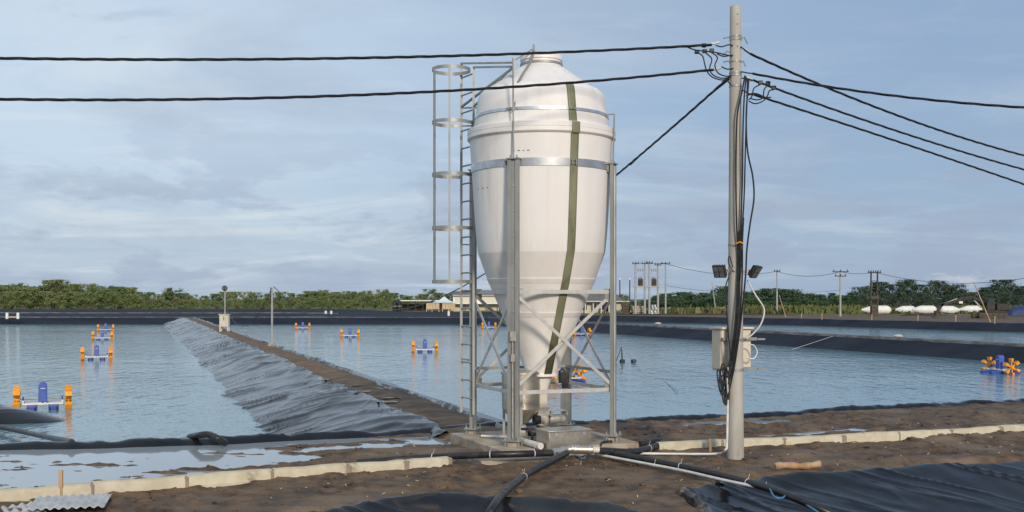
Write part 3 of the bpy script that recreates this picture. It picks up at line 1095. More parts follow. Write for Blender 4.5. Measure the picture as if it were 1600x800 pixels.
mb.bar((-.1, 0, .30), (-.1, 0, PADZ - .02), .05)
mb.bar((.1, 0, .30), (.1, 0, PADZ - .02), .05)
mb.build('stand', M['galv'], mot)

hp = Vector((.16, 19.72, 0))
hop = thing('feed_hopper', 'beige drum hopper of the feed blower behind the front leg', 'hopper', hp)
MB().lathe([(.30, .66), (.335, .68), (.34, 1.28), (.36, 1.285), (.36, 1.32), (.33, 1.34), (.05, 1.37)], 48).build('drum', M['steel'], hop)
MB().lathe([(.10, .42), (.12, .42), (.33, .66), (.335, .70)], 40).build('funnel', M['steel'], hop)
MB().lathe([(.343, .95), (.35, .955), (.35, .985), (.343, .99)], 48, caps=False).build('hoop', M['galv_bright'], hop)
for a in (R(30), R(150), R(270)):
    d = Vector((math.cos(a), math.sin(a), 0))
    MB().bar(d * .35 + UP * (PADZ - .02), d * .35 + UP * 1.15, .045).build('leg', M['galv'], hop)
bl = thing('feed_blower', 'dark feed blower with rotor valve on the pad beneath the drum hopper', 'blower', (.18, 19.45, 0))
mb = MB()
mb.disc_axis((-.08, -.1, .30), (1, 0, 0), [(.09, 0), (.13, .03), (.13, .13), (.09, .16)], 28)
mb.build('casing', M['alu'], bl)
mb = MB()
mb.disc_axis((.09, -.1, .30), (1, .0, 0), [(.075, 0), (.075, .20), (.05, .22)], 20)
mb.build('motor', M['dark'], bl)
mb = MB()
mb.tube([(-.02, -.2, .36), (.08, -.27, .38), (.16, -.25, .30), (.17, -.24, .19)], .022, 8)
mb.tube([(.2, -.1, .36), (.28, -.2, .33), (.27, -.26, .22)], .018, 8)
mb.build('hose', M['hdpe'], bl)
mb = MB()
mb.box((.06, -.1, .18), (.42, .26, .05))
mb.build('skid', M['galv'], bl)
# white PVC sleeve from the blower under the silo
tag(MB().tube([at(795, 684, .21), at(845, 697, .21)], .055, 14).build('drain_pipe', M['pvc']), 'short fat white pipe lying on the pad between front leg and steel box', 'pipe')
tag(MB().tube([at(752, 681, .19), at(800, 683, .19)], .022, 10).build('feed_tube', M['pvc']), 'thin white pipe on the pad between the left and front silo legs', 'pipe')

# stainless box on the pad
bx = at(893, 702, PADZ)
box = thing('equipment_box', 'stainless steel box on the pad in front of the silo', 'box', (bx.x, bx.y, PADZ))
c = Vector((0, 0, 0)) + V * .26 + U * -.02
MB().box(c + UP * .145, (.76, .50, .29), (U, V, UP)).build('body', M['steel'], box, bevel=.006)
MB().box(c + UP * .300, (.80, .54, .022), (U, V, UP)).build('lid', M['steel'], box, bevel=.004)
for i in (-1, 1):
    MB().box(c - V * .256 + U * .25 * i + UP * .25, (.05, .012, .06), (U, V, UP)).build('latch', M['galv_bright'], box)

# concrete pads
pad = MB()
pc = Vector((SX, SY, 0)) - U * .0 - V * .06
pad.box(pc + UP * (PADZ - .24), (2.55, 2.55, .48), (U, V, UP))
tag(pad.build('concrete_pad', M['concrete'], bevel=.02, loc=(SX, SY, 0)), 'square tan concrete pad carrying the silo legs', 'concrete pad')
sl_ = MB()
pc2 = at(812, 716, .07)
sl_.box(pc2 + UP * -.2 + V * .25, (1.35, .62, .40), (U, V, UP))
tag(sl_.build('concrete_slab', M['concrete'], bevel=.015, loc=tuple(pc2)), 'lower concrete step in front of the silo pad under the black pipes', 'concrete slab')

# ------------------------------------------------------------------ kerbs
def kerb(label, pl, h, seed):
    root = thing('kerb', label, 'kerb', (pl[0][0], pl[0][1], 0), 0, 'cream concrete kerbs along the muddy berm')
    o = resample(pl, lambda x, y: 1.22)
    r_ = random.Random(seed)
    O_ = Vector((pl[0][0], pl[0][1], 0))
    prof = [(-.085, -.2), (.085, -.2), (.085, h - .035), (.06, h), (-.05, h), (-.085, h - .04)]
    for i in range(len(o) - 1):
        p, q = Vector((o[i, 1], o[i, 2], 0)), Vector((o[i + 1, 1], o[i + 1, 2], 0))
        if (q - p).length < .3:
            continue
        d = (q - p).normalized()
        n = Vector((-d.y, d.x, 0))
        dz = r_.uniform(-.007, .007)
        off = r_.uniform(-.012, .012)
        g = .012
        L = (q - p).length - 2 * g
        # swept block with slightly uneven rings
        nr = 9
        vs, fs = [], []
        m = len(prof)
        for k in range(nr + 1):
            c = p - O_ + d * (g + L * k / nr) + n * off
            jz = dz + float(vnoise(np.array(i * 3 + k * .5), np.array(seed * 1.0), 9)) * .008
            for a, b in prof:
                vs.append(c + n * a + UP * (b + (jz if b > 0 else 0)))
        for k in range(nr):
            for j in range(m):
                a0, a1 = k * m + j, k * m + (j + 1) % m
                fs.append((a0, a1, a1 + m, a0 + m))
        fs.append(tuple(reversed(range(m))))
        fs.append(tuple(range(nr * m, nr * m + m)))
        MB().add(vs, [tuple(reversed(f)) for f in fs]).build('block', M['kerb'], root, ang=50)
        # footing lip showing at the front
        if r_.random() < .6:
            a0, a1 = .05 + r_.random() * .3, .6 + r_.random() * .35
            MB().bar(p - O_ + d * L * a0 - n * (.105 - off) + UP * .012, p - O_ + d * L * a1 - n * (.105 - off) + UP * .012, .06, .05).build('footing', M['kerb'], root, bevel=.01)
        MB().box(q - O_ + UP * (h / 2 - .1 - .006) + n * off, (.06 + .06 * r_.random(), .175, h + .2 - .004), (d, n, UP)).build('joint', M['joint'], root, bevel=.02)
    return root


kerb('cream concrete kerb running from the corrugated sheet to the silo pad', KL, .175, 1)
kerb('cream concrete kerb running right from the silo behind the concrete pole', KR, .165, 2)

# stakes
sp_ = at(95, 778, .02)
tag(MB().prism([(-.025, -.02), (.025, -.02), (.025, .02), (-.025, .02)], -.3, .38, (sp_.x, sp_.y, 0)).build('stake', M['wood'], bevel=.004, loc=tuple(sp_)),
    'yellow wooden stake upright beside the corrugated sheet and left kerb', 'stake')
sp_ = at(1110, 706, .02)
tag(MB().prism([(-.025, -.02), (.025, -.02), (.025, .02), (-.025, .02)], -.3, .24, (sp_.x, sp_.y, 0)).build('stake', M['wood'], bevel=.004, loc=tuple(sp_)),
    'short wooden stake at the right kerb just left of the concrete pole', 'stake')

# corrugated sheets
def corrugated(name, c, ux, uy, w, l, waves, amp, th, label):
    n = waves * 10
    vs, fs = [], []
    for side in (0, 1):
        for j in (0, 1):
            for i in range(n + 1):
                t = i / n
                z = amp * math.sin(2 * PI * waves * t)
                vs.append(Vector(c) + ux * (t - .5) * w + uy * (j - .5) * l + UP * (z + side * th))
    m = n + 1
    for i in range(n):
        fs.append((i, m + i, m + i + 1, i + 1))
        fs.append((2 * m + i, 2 * m + i + 1, 3 * m + i + 1, 3 * m + i))
        fs.append((i, i + 1, 2 * m + i + 1, 2 * m + i))
        fs.append((m + i, 3 * m + i, 3 * m + i + 1, m + i + 1))
    fs.append((0, 2 * m, 3 * m, m))
    fs.append((n, m + n, 3 * m + n, 2 * m + n))
    return tag(MB().add(vs, fs).build(name, M['corr'], loc=tuple(c), ang=60), label, 'roofing sheet')


c1 = at(110, 784, .12)
corrugated('corrugated_sheet', c1, Vector((.985, .14, .02)), Vector((-.22, .97, .04)).normalized(), .90, .72, 9, .0125, .008,
           'grey corrugated roofing sheet piece lying flat by the stake at bottom left')
c1 = at(38, 799, .04)
corrugated('corrugated_sheet', c1, Vector((.86, .5, .08)).normalized(), Vector((-.5, .8, .05)).normalized(), .42, .75, 4, .016, .007,
           'second corrugated sheet half under the mud at the bottom left corner')

# log
lp, lq = at(1210, 729, .07), at(1281, 726, .07)
pts = [lp.lerp(lq, t) + Vector((0, .012 * math.sin(t * 9), .012 * math.sin(t * 7))) for t in np.linspace(0, 1, 12)]
tag(MB().tube(pts, [.05 + .008 * math.sin(i * 1.9) for i in range(12)], 12).build('log', M['log'], loc=tuple(lp)), 'short peeled brown log lying on mud right of the concrete pole', 'log')

# ------------------------------------------------------------------ pipes on the ground
def smooth_path(pts, n=10):
    pts = [Vector(p) for p in pts]
    out = []
    P = [pts[0] * 2 - pts[1]] + pts + [pts[-1] * 2 - pts[-2]]
    for i in range(1, len(P) - 2):
        for k in range(n):
            t = k / n
            a, b, c, d = P[i - 1], P[i], P[i + 1], P[i + 2]
            out.append(.5 * ((2 * b) + (c - a) * t + (2 * a - 5 * b + 4 * c - d) * t * t + (3 * b - a - 3 * c + d) * t ** 3))
    out.append(pts[-1])
    return out


def pipe(label, pts, r, material, name='black_pipe', ties=(), cat='pipe', n=14, group=None, tie_up=.07):
    path = smooth_path(pts)
    root = thing(name, label, cat, tuple(path[0]), 0, group)
    O_ = Vector(path[0])
    MB().tube([p - O_ for p in path], r, n).build('pipe', material, root)
    for t in ties:
        i = min(len(path) - 2, int(t * (len(path) - 1)))
        p = path[i] - O_
        d = (path[i + 1] - path[i]).normalized()
        mb = MB()
        mb.disc_axis(p - d * .012, d, [(r + .001, 0), (r + .003, .002), (r + .003, .012), (r + .001, .014)], 14)
        mb.bar(p + UP * r, p + UP * (r + tie_up) + Vector((.02, 0, 0)), .008, .004)
        mb.build('cable_tie', M['pvc'], root)
    return root


J = at(884, 704, .16)
pipe('black pipe running left from the manifold along the kerb to the mud', [at(560, 722, .0), at(600, 719.5, .05), at(655, 715.5, .09), at(732, 711.5, .16), at(800, 709.5, .19), at(868, 707.5, .17)], .055, M['hdpe'], ties=(.47, .70, .9))
pipe('black pipe curving from the manifold towards the bottom edge below the silo', [at(885, 708, .16), at(858, 722, .13), at(825, 740, .10), at(790, 768, .08), at(772, 790, .07), at(760, 815, -.1), at(752, 845, -.4)], .053, M['hdpe'], ties=(.38,))
pipe('straight black pipe running from the manifold right over the foreground liner', [at(918, 702, .17), at(960, 709, .12), at(1040, 724, .10), at(1120, 741, .09), at(1200, 763, .07), at(1260, 786, .0), at(1310, 808, -.15), at(1400, 850, -.5)], .050, M['hdpe'], ties=(.33, .52))
pipe('thin white conduit tied along the straight black pipe', [at(930, 709, .10), at(970, 717, .07), at(1060, 734, .06), at(1130, 750, .06), at(1203, 765, .05)], .022, M['pvc'], name='white_conduit', ties=(.4, .98), n=10)
pipe('black hose bent back in a loop right of the steel box', [at(938, 704, .18), at(985, 706, .12), at(1012, 701, .11), at(1030, 695, .12), at(1036, 691, .13), at(1026, 690, .15), at(1000, 694, .13)], .055, M['hdpe'], ties=(.36,))
pipe('small black elbow tube standing by the end of the steel box', [at(938, 700, .20), at(940, 692, .26), at(950, 690, .27), at(957, 690, .27)], .022, M['hdpe'], name='elbow_tube', n=10)
mf = thing('pipe_manifold', 'bare metal pipe manifold with clamps where the black pipes meet', 'manifold', tuple(J))
def seg(a, b, r, name, material, bands=()):
    a, b = a - J, b - J
    mb = MB()
    mb.tube([a, b], r, 16)
    ob = mb.build(name, material, mf)
    d = (b - a)
    for t in bands:
        MB().disc_axis(a + d * t - d.normalized() * .012, d, [(r, 0), (r + .012, .002), (r + .012, .024), (r, .026)], 16).build('clamp', M['galv_bright'], mf)


seg(at(862, 708, .17), at(886, 703, .19), .062, 'coupling', M['galv'], (.2, .7))
seg(at(894, 702, .20), at(926, 703, .19), .07, 'coupling', M['steel'], (.15, .85))
seg(at(884, 703, .19), at(906, 700, .22), .06, 'elbow', M['steel'], (.5,))
seg(at(926, 703, .185), at(941, 703, .18), .05, 'coupling', M['pvc'])
tag(MB().tube(smooth_path([at(886, 714, .05), at(898, 712, .06), at(912, 716, .05), at(918, 709, .09)]), .012, 6).build('blue_hose', M['bluerope']), 'thin blue hose scrap under the metal manifold', 'hose')
tag(MB().tube(smooth_path([at(1203, 764, .08), at(1210, 776, .06), at(1222, 778, .04), at(1232, 774, .04), at(1262, 790, -.02), at(1290, 808, -.12)]), .012, 6).build('blue_rope', M['bluerope']), 'thin blue rope lying on black liner at bottom right', 'rope')

# pole base conduit
pipe('white conduit from the foot of the concrete pole to the manifold', [pd(1136.5, 574, 18.2), pd(1137, 620, 18.2), pd(1136, 690, 18.15), pd(1133, 703, 18.1), at(1118, 709, .06), at(1040, 709, .05), at(972, 708, .08)], .02, M['pvc'], name='white_conduit', n=10)

# pipes in the left pond corner
pipe('black pipe crossing the pond corner beside the black liner bulge', [at(-60, 655, -.62), at(10, 669, -.66), at(60, 680, -.55), at(112, 691, .03)], .06, M['hdpe'])
pipe('black pipe humped over the liner lip of the left pond', [at(296, 683, .02), at(312, 680, .12), at(326, 679, .14), at(340, 685, .09), at(352, 692, -.02)], .06, M['hdpe'])
# liner bulge in the left pond
n_, m_ = 60, 40
uu, vv = np.meshgrid(np.linspace(0, 1, n_), np.linspace(-1, 1, m_), indexing='ij')
c0 = at(104, 659, WZ)
Lb = 3.6
X = c0.x - uu * Lb
wd = 1.15 * np.sqrt(np.clip(1 - (1 - uu) ** 2.2, 0, 1)) + .02
Yb = c0.y + .2 + vv * wd + uu * .25
Z = WZ - .06 + (.52 * np.sin(np.clip(uu, 0, 1) * PI * .62) ** .9) * np.clip(1 - vv ** 2, 0, 1) ** .8 + folds(uu * 4, vv * 2, .06, .35, .5, 91) * np.clip(1 - vv ** 2, 0, 1)
gb = grid_mesh('liner_bulge', X, Yb, Z, M['liner'], None)
tag(gb, 'black liner bulging out of the water by the nearest left aerator', 'liner bulge')

# ------------------------------------------------------------------ concrete utility pole and what hangs on it
PX, PY = 3.66, 18.35
ptop = pd(1151, 9, PY).z
pole = thing('utility_pole', 'tall round concrete utility pole right of the silo', 'utility pole', (PX, PY, 0))
hp_ = ptop
r0, r1 = .137, .088
pr = lambda z: r0 + (r1 - r0) * z / hp_
mb = MB()
mb.lathe([(r0 + .01, -.4)] + [(pr(z), z) for z in np.linspace(0, hp_ - .03, 24)] + [(r1 - .008, hp_ - .008), (r1 - .03, hp_)], 40)
mb.build('shaft', M['pole'], pole)
for py in (57 * 1.0, 62, 97, 114, 118, 135, 529, 575, 424, 383):
    z = pd(0, py, PY).z
    if py in (529, 575):
        continue
    rr = pr(z)
    hh = .016 if py < 300 else .012
    MB().lathe([(rr - .002, z - hh), (rr + .007, z - hh), (rr + .007, z + hh), (rr - .002, z + hh)], 32, caps=False).build('band', M['galv'], pole)
for z in (hp_ - .16, hp_ - .32, pd(0, 74, PY).z):
    MB().disc_axis((.015, -pr(z) + .002, z), (0, -1, 0), [(.012, 0), (.012, .004)], 10).build('bolt_hole', M['dark'], pole)


def on(px, py, dY=0.0):
    return pd(px, py, PY + dY) - Vector((PX, PY, 0))


# pole-top hooks, dead-end clamps and splice connectors
for (a, b) in (((1146, 60), (1130, 60)), ((1158, 60), (1168, 68)), ((1146, 97), (1130, 97)), ((1158, 97), (1165, 104)), ((1143, 82), (1128, 88))):
    MB().tube([on(*a), on((a[0] + b[0]) / 2, a[1] - 2), on(*b)], .012, 8).build('eye_hook', M['galv'], pole)
for (a, b) in (((1110, 69), (1124, 66)), ((1112, 110), (1126, 106)), ((1163, 77), (1172, 83)), ((1167, 121), (1176, 126)), ((1167, 144), (1176, 148))):
    MB().bar(on(*a), on(*b), .05, .03).build('dead_end_clamp', M['galv'], pole)
for (a, b) in ((1100, 71), (1089, 81), (1101, 80), (1112, 79), (1188, 129), (1200, 130), (1209, 137)):
    MB().box(on(a, b), (.075, .05, .065)).build('splice_connector', M['dark'], pole, bevel=.01)
# jumper loops
for pts in ([(1090, 82), (1098, 88), (1101, 100), (1105, 112), (1114, 121), (1130, 125), (1141, 119)],
            [(1102, 82), (1112, 92), (1109, 106), (1113, 116), (1126, 122), (1142, 121)],
            [(1112, 82), (1121, 90), (1117, 102), (1122, 114), (1134, 119), (1143, 118)],
            [(1120, 84), (1130, 88), (1139, 87), (1145, 86)],
            [(1118, 71), (1128, 73), (1138, 70), (1145, 71)],
            [(1209, 140), (1202, 142), (1199, 150), (1192, 158), (1180, 162), (1170, 158)],
            [(1200, 133), (1194, 140), (1192, 152), (1184, 156), (1172, 154)],
            [(1188, 132), (1178, 138), (1175, 150), (1170, 156)],
            [(1127, 104), (1136, 108), (1146, 107)],
            [(1128, 128), (1136, 126), (1141, 132), (1143, 133)],
            [(1166, 150), (1180, 146), (1196, 152), (1205, 152)],
            [(1072, 73), (1086, 78), (1101, 80), (1118, 82), (1144, 88)], [(1074, 72), (1096, 71), (1112, 69)],
            [(1157, 73), (1164, 78), (1174, 85)], [(1158, 112), (1168, 114), (1178, 115)], [(1158, 122), (1168, 123), (1178, 126)], [(1159, 140), (1170, 146), (1180, 149)]):
    MB().tube([p - Vector((PX, PY, 0)) for p in smooth_path([pd(a, b, PY - .08) for a, b in pts], 6)], .011, 6).build('jumper_wire', M['cable'], pole)

# cables that drop down the pole
drop = thing('cable_bundle', 'loose bundle of black cables hanging down the concrete pole to a coil', 'cable bundle', (PX, PY, 0))
drops = [
    ([(1164, 118), (1160, 140), (1152, 180), (1150, 240), (1150, 300), (1151, 350), (1153, 400), (1152, 450), (1148, 510), (1143, 550), (1137, 575), (1130, 606)], .017),
    ([(1166, 120), (1163, 150), (1161, 200), (1160, 280), (1158, 340), (1157, 400), (1155, 460), (1151, 520), (1145, 560), (1138, 585), (1132, 622)], .016),
    ([(1168, 122), (1167, 160), (1165, 220), (1163, 300), (1160, 360), (1160, 420), (1158, 470), (1153, 530), (1146, 570), (1137, 600), (1127, 618)], .015),
    ([(1170, 124), (1166, 180), (1168, 235), (1176, 275), (1178, 310), (1172, 350), (1167, 390), (1165, 430), (1160, 480), (1154, 530), (1146, 580), (1134, 632)], .017),
    ([(1162, 340), (1159, 400), (1156, 440), (1151, 500), (1146, 550), (1136, 590)], .013),
    ([(1155, 360), (1154, 430), (1149, 500), (1143, 560), (1127, 590)], .013),
    ([(1139, 432), (1134, 448), (1135, 480), (1138, 520), (1141, 560), (1138, 600)], .014),
    ([(1146, 425), (1138, 410), (1140, 400), (1145, 418)], .010),
]
for pts, r_ in drops:
    path = smooth_path([pd(a, b, PY - .16 - .012 * (i % 3) + (.02 if b > 540 else 0)) for i, (a, b) in enumerate(pts)], 8)
    MB().tube([p - Vector((PX, PY, 0)) for p in path], r_ * .82, 8).build('cable', M['cable'], drop)
for (cx, cy, w, h, tl) in ((1130, 604, 3.5, 28, 7), (1125, 597, 3, 20, 8), (1133, 610, 2.5, 23, 4), (1128, 590, 4, 22, -5), (1136, 598, 3, 26, 5)):
    pts = [pd(cx + w * math.cos(2 * PI * k / 24) + tl * math.sin(2 * PI * k / 24) * .4, cy + h * math.sin(2 * PI * k / 24), PY - .17) for k in range(25)]
    MB().tube([p - Vector((PX, PY, 0)) for p in pts], .012, 6).build('coil', M['cable'], drop)
tag(MB().tube([pd(1150, 381, PY - .19), pd(1156, 378, PY - .22), pd(1162, 381, PY - .19)], .012, 6).build('rope_tie', M['orange']), 'orange tie round the black cables midway up the pole', 'cable tie')
hang = thing('white_hose', 'white hose curving from the floodlights down to the cabinet', 'hose', (PX, PY, 0))
MB().tube([p - Vector((PX, PY, 0)) for p in smooth_path([pd(a, b, PY + .05) for a, b in ((1168, 438), (1180, 460), (1192, 478), (1194, 490), (1188, 508), (1176, 522), (1166, 529))])], .013, 8).build('hose', M['pvc'], hang)
MB().tube([p - Vector((PX, PY, 0)) for p in smooth_path([pd(a, b, PY + .05) for a, b in ((1170, 538), (1178, 540), (1183, 550), (1178, 560), (1166, 559))])], .011, 8).build('loop', M['pvc'], hang)

# electrical cabinet clamped behind the pole
cb = pd(1143, 578, PY + .33)
cab = thing('electrical_cabinet', 'cream electrical cabinet clamped to the back of the concrete pole', 'electrical cabinet', (cb.x, cb.y, cb.z))
ca, sa = math.cos(R(20)), math.sin(R(20))
CU, CV = Vector((ca, sa, 0)), Vector((-sa, ca, 0))
MB().box((0, 0, .34), (.56, .30, .68), (CU, CV, UP)).build('body', M['cabinet'], cab, bevel=.008)
MB().box(Vector((0, 0, .70)) - CV * 0.0, (.64, .40, .035), (CU, CV, UP)).build('rain_lid', M['cabinet'], cab, bevel=.006)
MB().box(Vector((0, 0, .34)) - CU * .288, (.014, .26, .62), (CU, CV, UP)).build('side_door', M['cabinet'], cab, bevel=.003)
for zz in (.03, .52):
    mb = MB()
    mb.box(Vector((.04, 0, zz)) - CV * .165, (.66, .03, .05), (CU, CV, UP))
    mb.box(Vector((.40, -.02, zz)) - CV * .165, (.14, .02, .03), (CU, CV, UP))
    mb.build('clamp_rail', M['galv'], cab)
    rr = pr(cb.z + zz) + .008
    mb = MB()
    mb.lathe([(rr - .004, zz - .02), (rr + .006, zz - .02), (rr + .006, zz + .02), (rr - .004, zz + .02)], 32, (PX - cb.x, PY - cb.y, 0), caps=False)
    mb.build('pole_clamp', M['galv'], cab)

# floodlights
def floodlight(label, cx, cy, yaw, tilt, dY):
    c = pd(cx, cy, PY + dY)
    root = thing('floodlight', label, 'floodlight', tuple(c), 0, 'floodlights on the concrete pole')
    m = Matrix.Rotation(yaw, 3, 'Z') @ Matrix.Rotation(tilt, 3, 'X')
    ax = (m @ Vector((1, 0, 0)), m @ Vector((0, 1, 0)), m @ Vector((0, 0, 1)))
    MB().box((0, 0, 0), (.21, .045, .22), ax).build('housing', M['dark'], root, bevel=.008)
    for i in (-1, 1):
        for j in (-1, 1):
            MB().box(ax[0] * .046 * i + ax[2] * .048 * j - ax[1] * .024, (.076, .012, .08), ax).build('lens', M['glass'], root)
    for k in range(5):
        MB().box(ax[1] * .04 + ax[0] * (-.09 + .045 * k), (.01, .05, .19), ax).build('cooling_fin', M['dark'], root)
    tgt = Vector((PX, PY, c.z)) - c
    MB().bar(ax[1] * .04, tgt * .8, .035, .05).build('bracket', M['alu'], root)


floodlight('black floodlight on the left of the concrete pole facing the camera', 1124, 424, R(-34), R(28), -.10)
floodlight('black floodlight on the right of the concrete pole turned away', 1181, 425, R(52), R(34), -.05)

# ------------------------------------------------------------------ overhead cables
def overhead(label, cps, r=.017, twist=.55, strands=3, name='overhead_cable', ext=1.0, step=.07):
    """quadratic sag through three world points; the plan is straight"""
    a, b, c = [Vector(p) for p in cps]
    L = math.hypot(c.x - a.x, c.y - a.y)
    tb = math.hypot(b.x - a.x, b.y - a.y) / L
    A = np.array([[tb, tb * tb], [1, 1]])
    k1, k2 = np.linalg.solve(A, np.array([b.z - a.z, c.z - a.z]))
    n = int(L * ext / step)
    root_mb = MB()
    d = Vector((c.x - a.x, c.y - a.y, 0)).normalized()
    side = Vector((-d.y, d.x, 0))
    for s in range(strands):
        pts = []
        for i in range(n + 1):
            t = ext * i / n
            p = Vector((a.x + (c.x - a.x) * t, a.y + (c.y - a.y) * t, a.z + k1 * t + k2 * t * t))
            if strands > 1:
                ph = 2 * PI * (t * L / twist) + 2 * PI * s / strands + .6 * math.sin(t * L * 1.3)
                p += (side * math.cos(ph) + UP * math.sin(ph)) * r * .95
            pts.append(p)
        root_mb.tube(pts, r, 6)
    return tag(root_mb.build(name, M['cable'], loc=tuple(a)), label, 'cable')


def line_pt(a, e, px, py):
    """point seen at px, py on the straight plan line from a to e"""
    k = (px - 800) / F
    # a.x + t dx = k (a.y + t dy)
    dx, dy = e.x - a.x, e.y - a.y
    t = (k * a.y - a.x) / (dx - k * dy)
    Y = a.y + t * dy
    return pd(px, py, Y)


for (lab, a, m_, e, Ye, ext, r_) in (
        ('upper thick twisted black cable running left from the pole top past the silo', (1112, 70), (640, 89), (0, 91), 15.6, 2.9, .0125),
        ('lower thick twisted black cable running left from the pole across the silo roof', (1114, 109), (640, 145), (0, 155), 15.6, 2.9, .0125)):
    A_ = pd(*a, PY - .02)
    E_ = pd(*e, Ye)
    overhead(lab, (A_, line_pt(A_, E_, *m_), E_), r_, 1.15, ext=ext)
for (lab, a, m_, e, Ye, ext, r_) in (
        ('steep black cable from the top hook of the pole to the right edge', (1172, 84), (1380, 172), (1600, 243), 23, 1.5, .0115),
        ('flattest black cable running right from the pole', (1176, 115), (1400, 150), (1600, 168), 16.5, 1.5, .0115),
        ('black cable with splice connectors running right and down from the pole', (1176, 125), (1390, 201), (1600, 265), 22, 1.5, .0105),
        ('lowest black cable running right and down from the pole', (1178, 148), (1390, 217), (1600, 288), 22, 1.5, .0105)):
    A_ = pd(*a, PY)
    E_ = pd(*e, Ye)
    overhead(lab, (A_, line_pt(A_, E_, *m_), E_), r_, 1.0, ext=ext, strands=3)
A_ = pd(1140, 120, PY + .05)
E_ = pd(614, 484, 60)
overhead('black cable dropping from the pole behind the silo to the far left bank', (A_, line_pt(A_, E_, 900, 325), E_), .012, 1.2, step=.12)
A2_ = pd(1140, 124, PY + .1)
overhead('thin black wire beside the cable dropping from the pole towards the silo', (A2_, pd(1060, 196, 21), pd(985, 258, 23.5)), .010, .6, strands=1)

# ------------------------------------------------------------------ paddle-wheel aerators
def star(n, r_in, r_out, w):
    mb = MB()
    return mb


def wheel_mb():
    hub = MB().disc_axis((-.09, 0, 0), (1, 0, 0), [(.07, 0), (.085, .02), (.085, .16), (.07, .18)], 14)
    pads = []
    for k in range(6):
        a = 2 * PI * k / 6 + PI / 6
        d = Vector((0, math.cos(a), math.sin(a)))
        t = Vector((0, -math.sin(a), math.cos(a)))
        p = MB()
        X = Vector((1, 0, 0))
        p.bar(d * .06, d * .24, .05, .03, up=X)
        p.box(d * .31, (.18, .10, .15), (X, t, d), taper=1.15)
        p.box(d * .39, (.20, .15, .03), (X, t, d))
        pads.append(p)
    return hub, pads


def make_aerator(loc, rz, label, detailed):
    root = thing('paddle_aerator', label, 'aerator', loc, rz, 'paddlewheel aerators floating on the ponds')
    def pontoon():
        p = MB()
        n = 14
        for i in range(n + 1):
            pass
        prof = []
        for i in range(n + 1):
            t = i / n * 2 - 1
            s = (1 - abs(t) ** 4) ** .5 * .5 + .5 if abs(t) < 1 else .5
            prof.append((t * .78, s))
        vs, fs = [], []
        for yy, s in prof:
            for (a, b) in ((-.15, -.10), (-.11, -.15), (.11, -.15), (.15, -.10), (.15, .05), (.11, .09), (-.11, .09), (-.15, .05)):
                vs.append((a * s, yy, b * s))
        for i in range(n):
            for k in range(8):
                fs.append((i * 8 + k, i * 8 + (k + 1) % 8, i * 8 + 8 + (k + 1) % 8, i * 8 + 8 + k))
        fs.append(tuple(reversed(range(8))))
        fs.append(tuple(range(n * 8, n * 8 + 8)))
        p.add(vs, [tuple(reversed(f)) for f in fs])
        return p
    pm = pontoon().mesh('float')
    pm.materials.append(M['blue'])
    for sx in (-.31, .31):
        o = bpy.data.objects.new('float', pm)
        COL.objects.link(o)
        o.parent = root
        o.location = (sx, 0, .05)
    mb = MB()
    for yy in (-.30, .30):
        mb.bar((-.58, yy, .17), (.58, yy, .17), .05, .045)
    mb.bar((-.07, -.32, .19), (-.07, .32, .19), .05, .04)
    mb.bar((.07, -.32, .19), (.07, .32, .19), .05, .04)
    for sx in (-.56, .56):
        mb.bar((sx, -.30, .19), (sx, -.0, .19), .04)
        mb.bar((sx, 0, .17), (sx, 0, .33), .05)
    mb.build('frame', M['white'], root)
    MB().tube([(-.78, 0, .30), (.78, 0, .30)], .018, 8).build('shaft', M['galv'], root)
    for sx in (-.56, .56):
        MB().box((sx, 0, .32), (.05, .12, .11)).build('bearing', M['blue'], root, bevel=.008)
    cov = []
    for k in range(13):
        a = PI * k / 12
        cov.append((.125 * math.cos(a), .70 + .125 * math.sin(a)))
    cov = [(.125, .20)] + cov + [(-.125, .20)]
    MB().prism(cov, -.17, .13, (0, -.04, 0), (Vector((1, 0, 0)), UP, Vector((0, -1, 0)))).build('motor_cover', M['blue_cover'], root, bevel=.02)
    MB().box((0, -.176, .63), (.13, .008, .018)).build('cover_badge', M['white'], root)
    hub, pads = wheel_mb()
    for sx in (-.74, .74):
        hm = hub.mesh('wheel')
        hm.materials.append(M['orange'])
        if not detailed:
            allp = MB().add(hub.v, hub.f)
            for p in pads:
                allp.add(p.v, p.f)
            hm = allp.mesh('wheel')
            hm.materials.append(M['orange'])
        w_ = bpy.data.objects.new('wheel', hm)
        COL.objects.link(w_)
        w_.parent = root
        w_.location = (sx, 0, .30)
        w_.rotation_euler = (R(6) if sx > 0 else R(-3), 0, 0)
        if detailed:
            for p in pads:
                p.build('paddle', M['orange'], w_)
    return root


a1 = make_aerator(tuple(at(67, 638, WZ)), R(22), 'largest and nearest blue and orange aerator, beside the black liner bulge', True)
far0 = make_aerator(tuple(at(151, 562, WZ)), R(20), 'second nearest aerator in the left pond, in front of two smaller ones', False)
for (x, y, rz, lab) in ((160, 531, 19, 'middle aerator of the far cluster in the left pond, third from the near bank'),
                        (165, 517.5, 20, 'farthest aerator in the left pond, close to the far bank'),
                        (473, 514.5, 11, 'leftmost aerator of the middle pond, just right of the thin post'),
                        (547, 527, 7, 'aerator second from the left in the middle pond, in open water'),
                        (664, 550, 6, 'aerator in the middle pond nearest the silo ladder'),
                        (764, 513.5, 4, 'distant aerator seen between the ladder leg and front leg of the silo'),
                        (909, 524.5, 14, 'distant aerator seen behind the silo cone at the right'),
                        (884, 597, 38, 'aerator partly hidden behind the back leg of the silo'),
                        ):
    o = copy_tree(far0)
    o.location = at(x, y, WZ)
    o.rotation_euler.z = R(rz)
    o['label'] = lab
a9 = make_aerator(tuple(at(1563, 583, WZ)), R(-74), 'rightmost aerator with star shaped wheels turned outward below the lined dike', True)

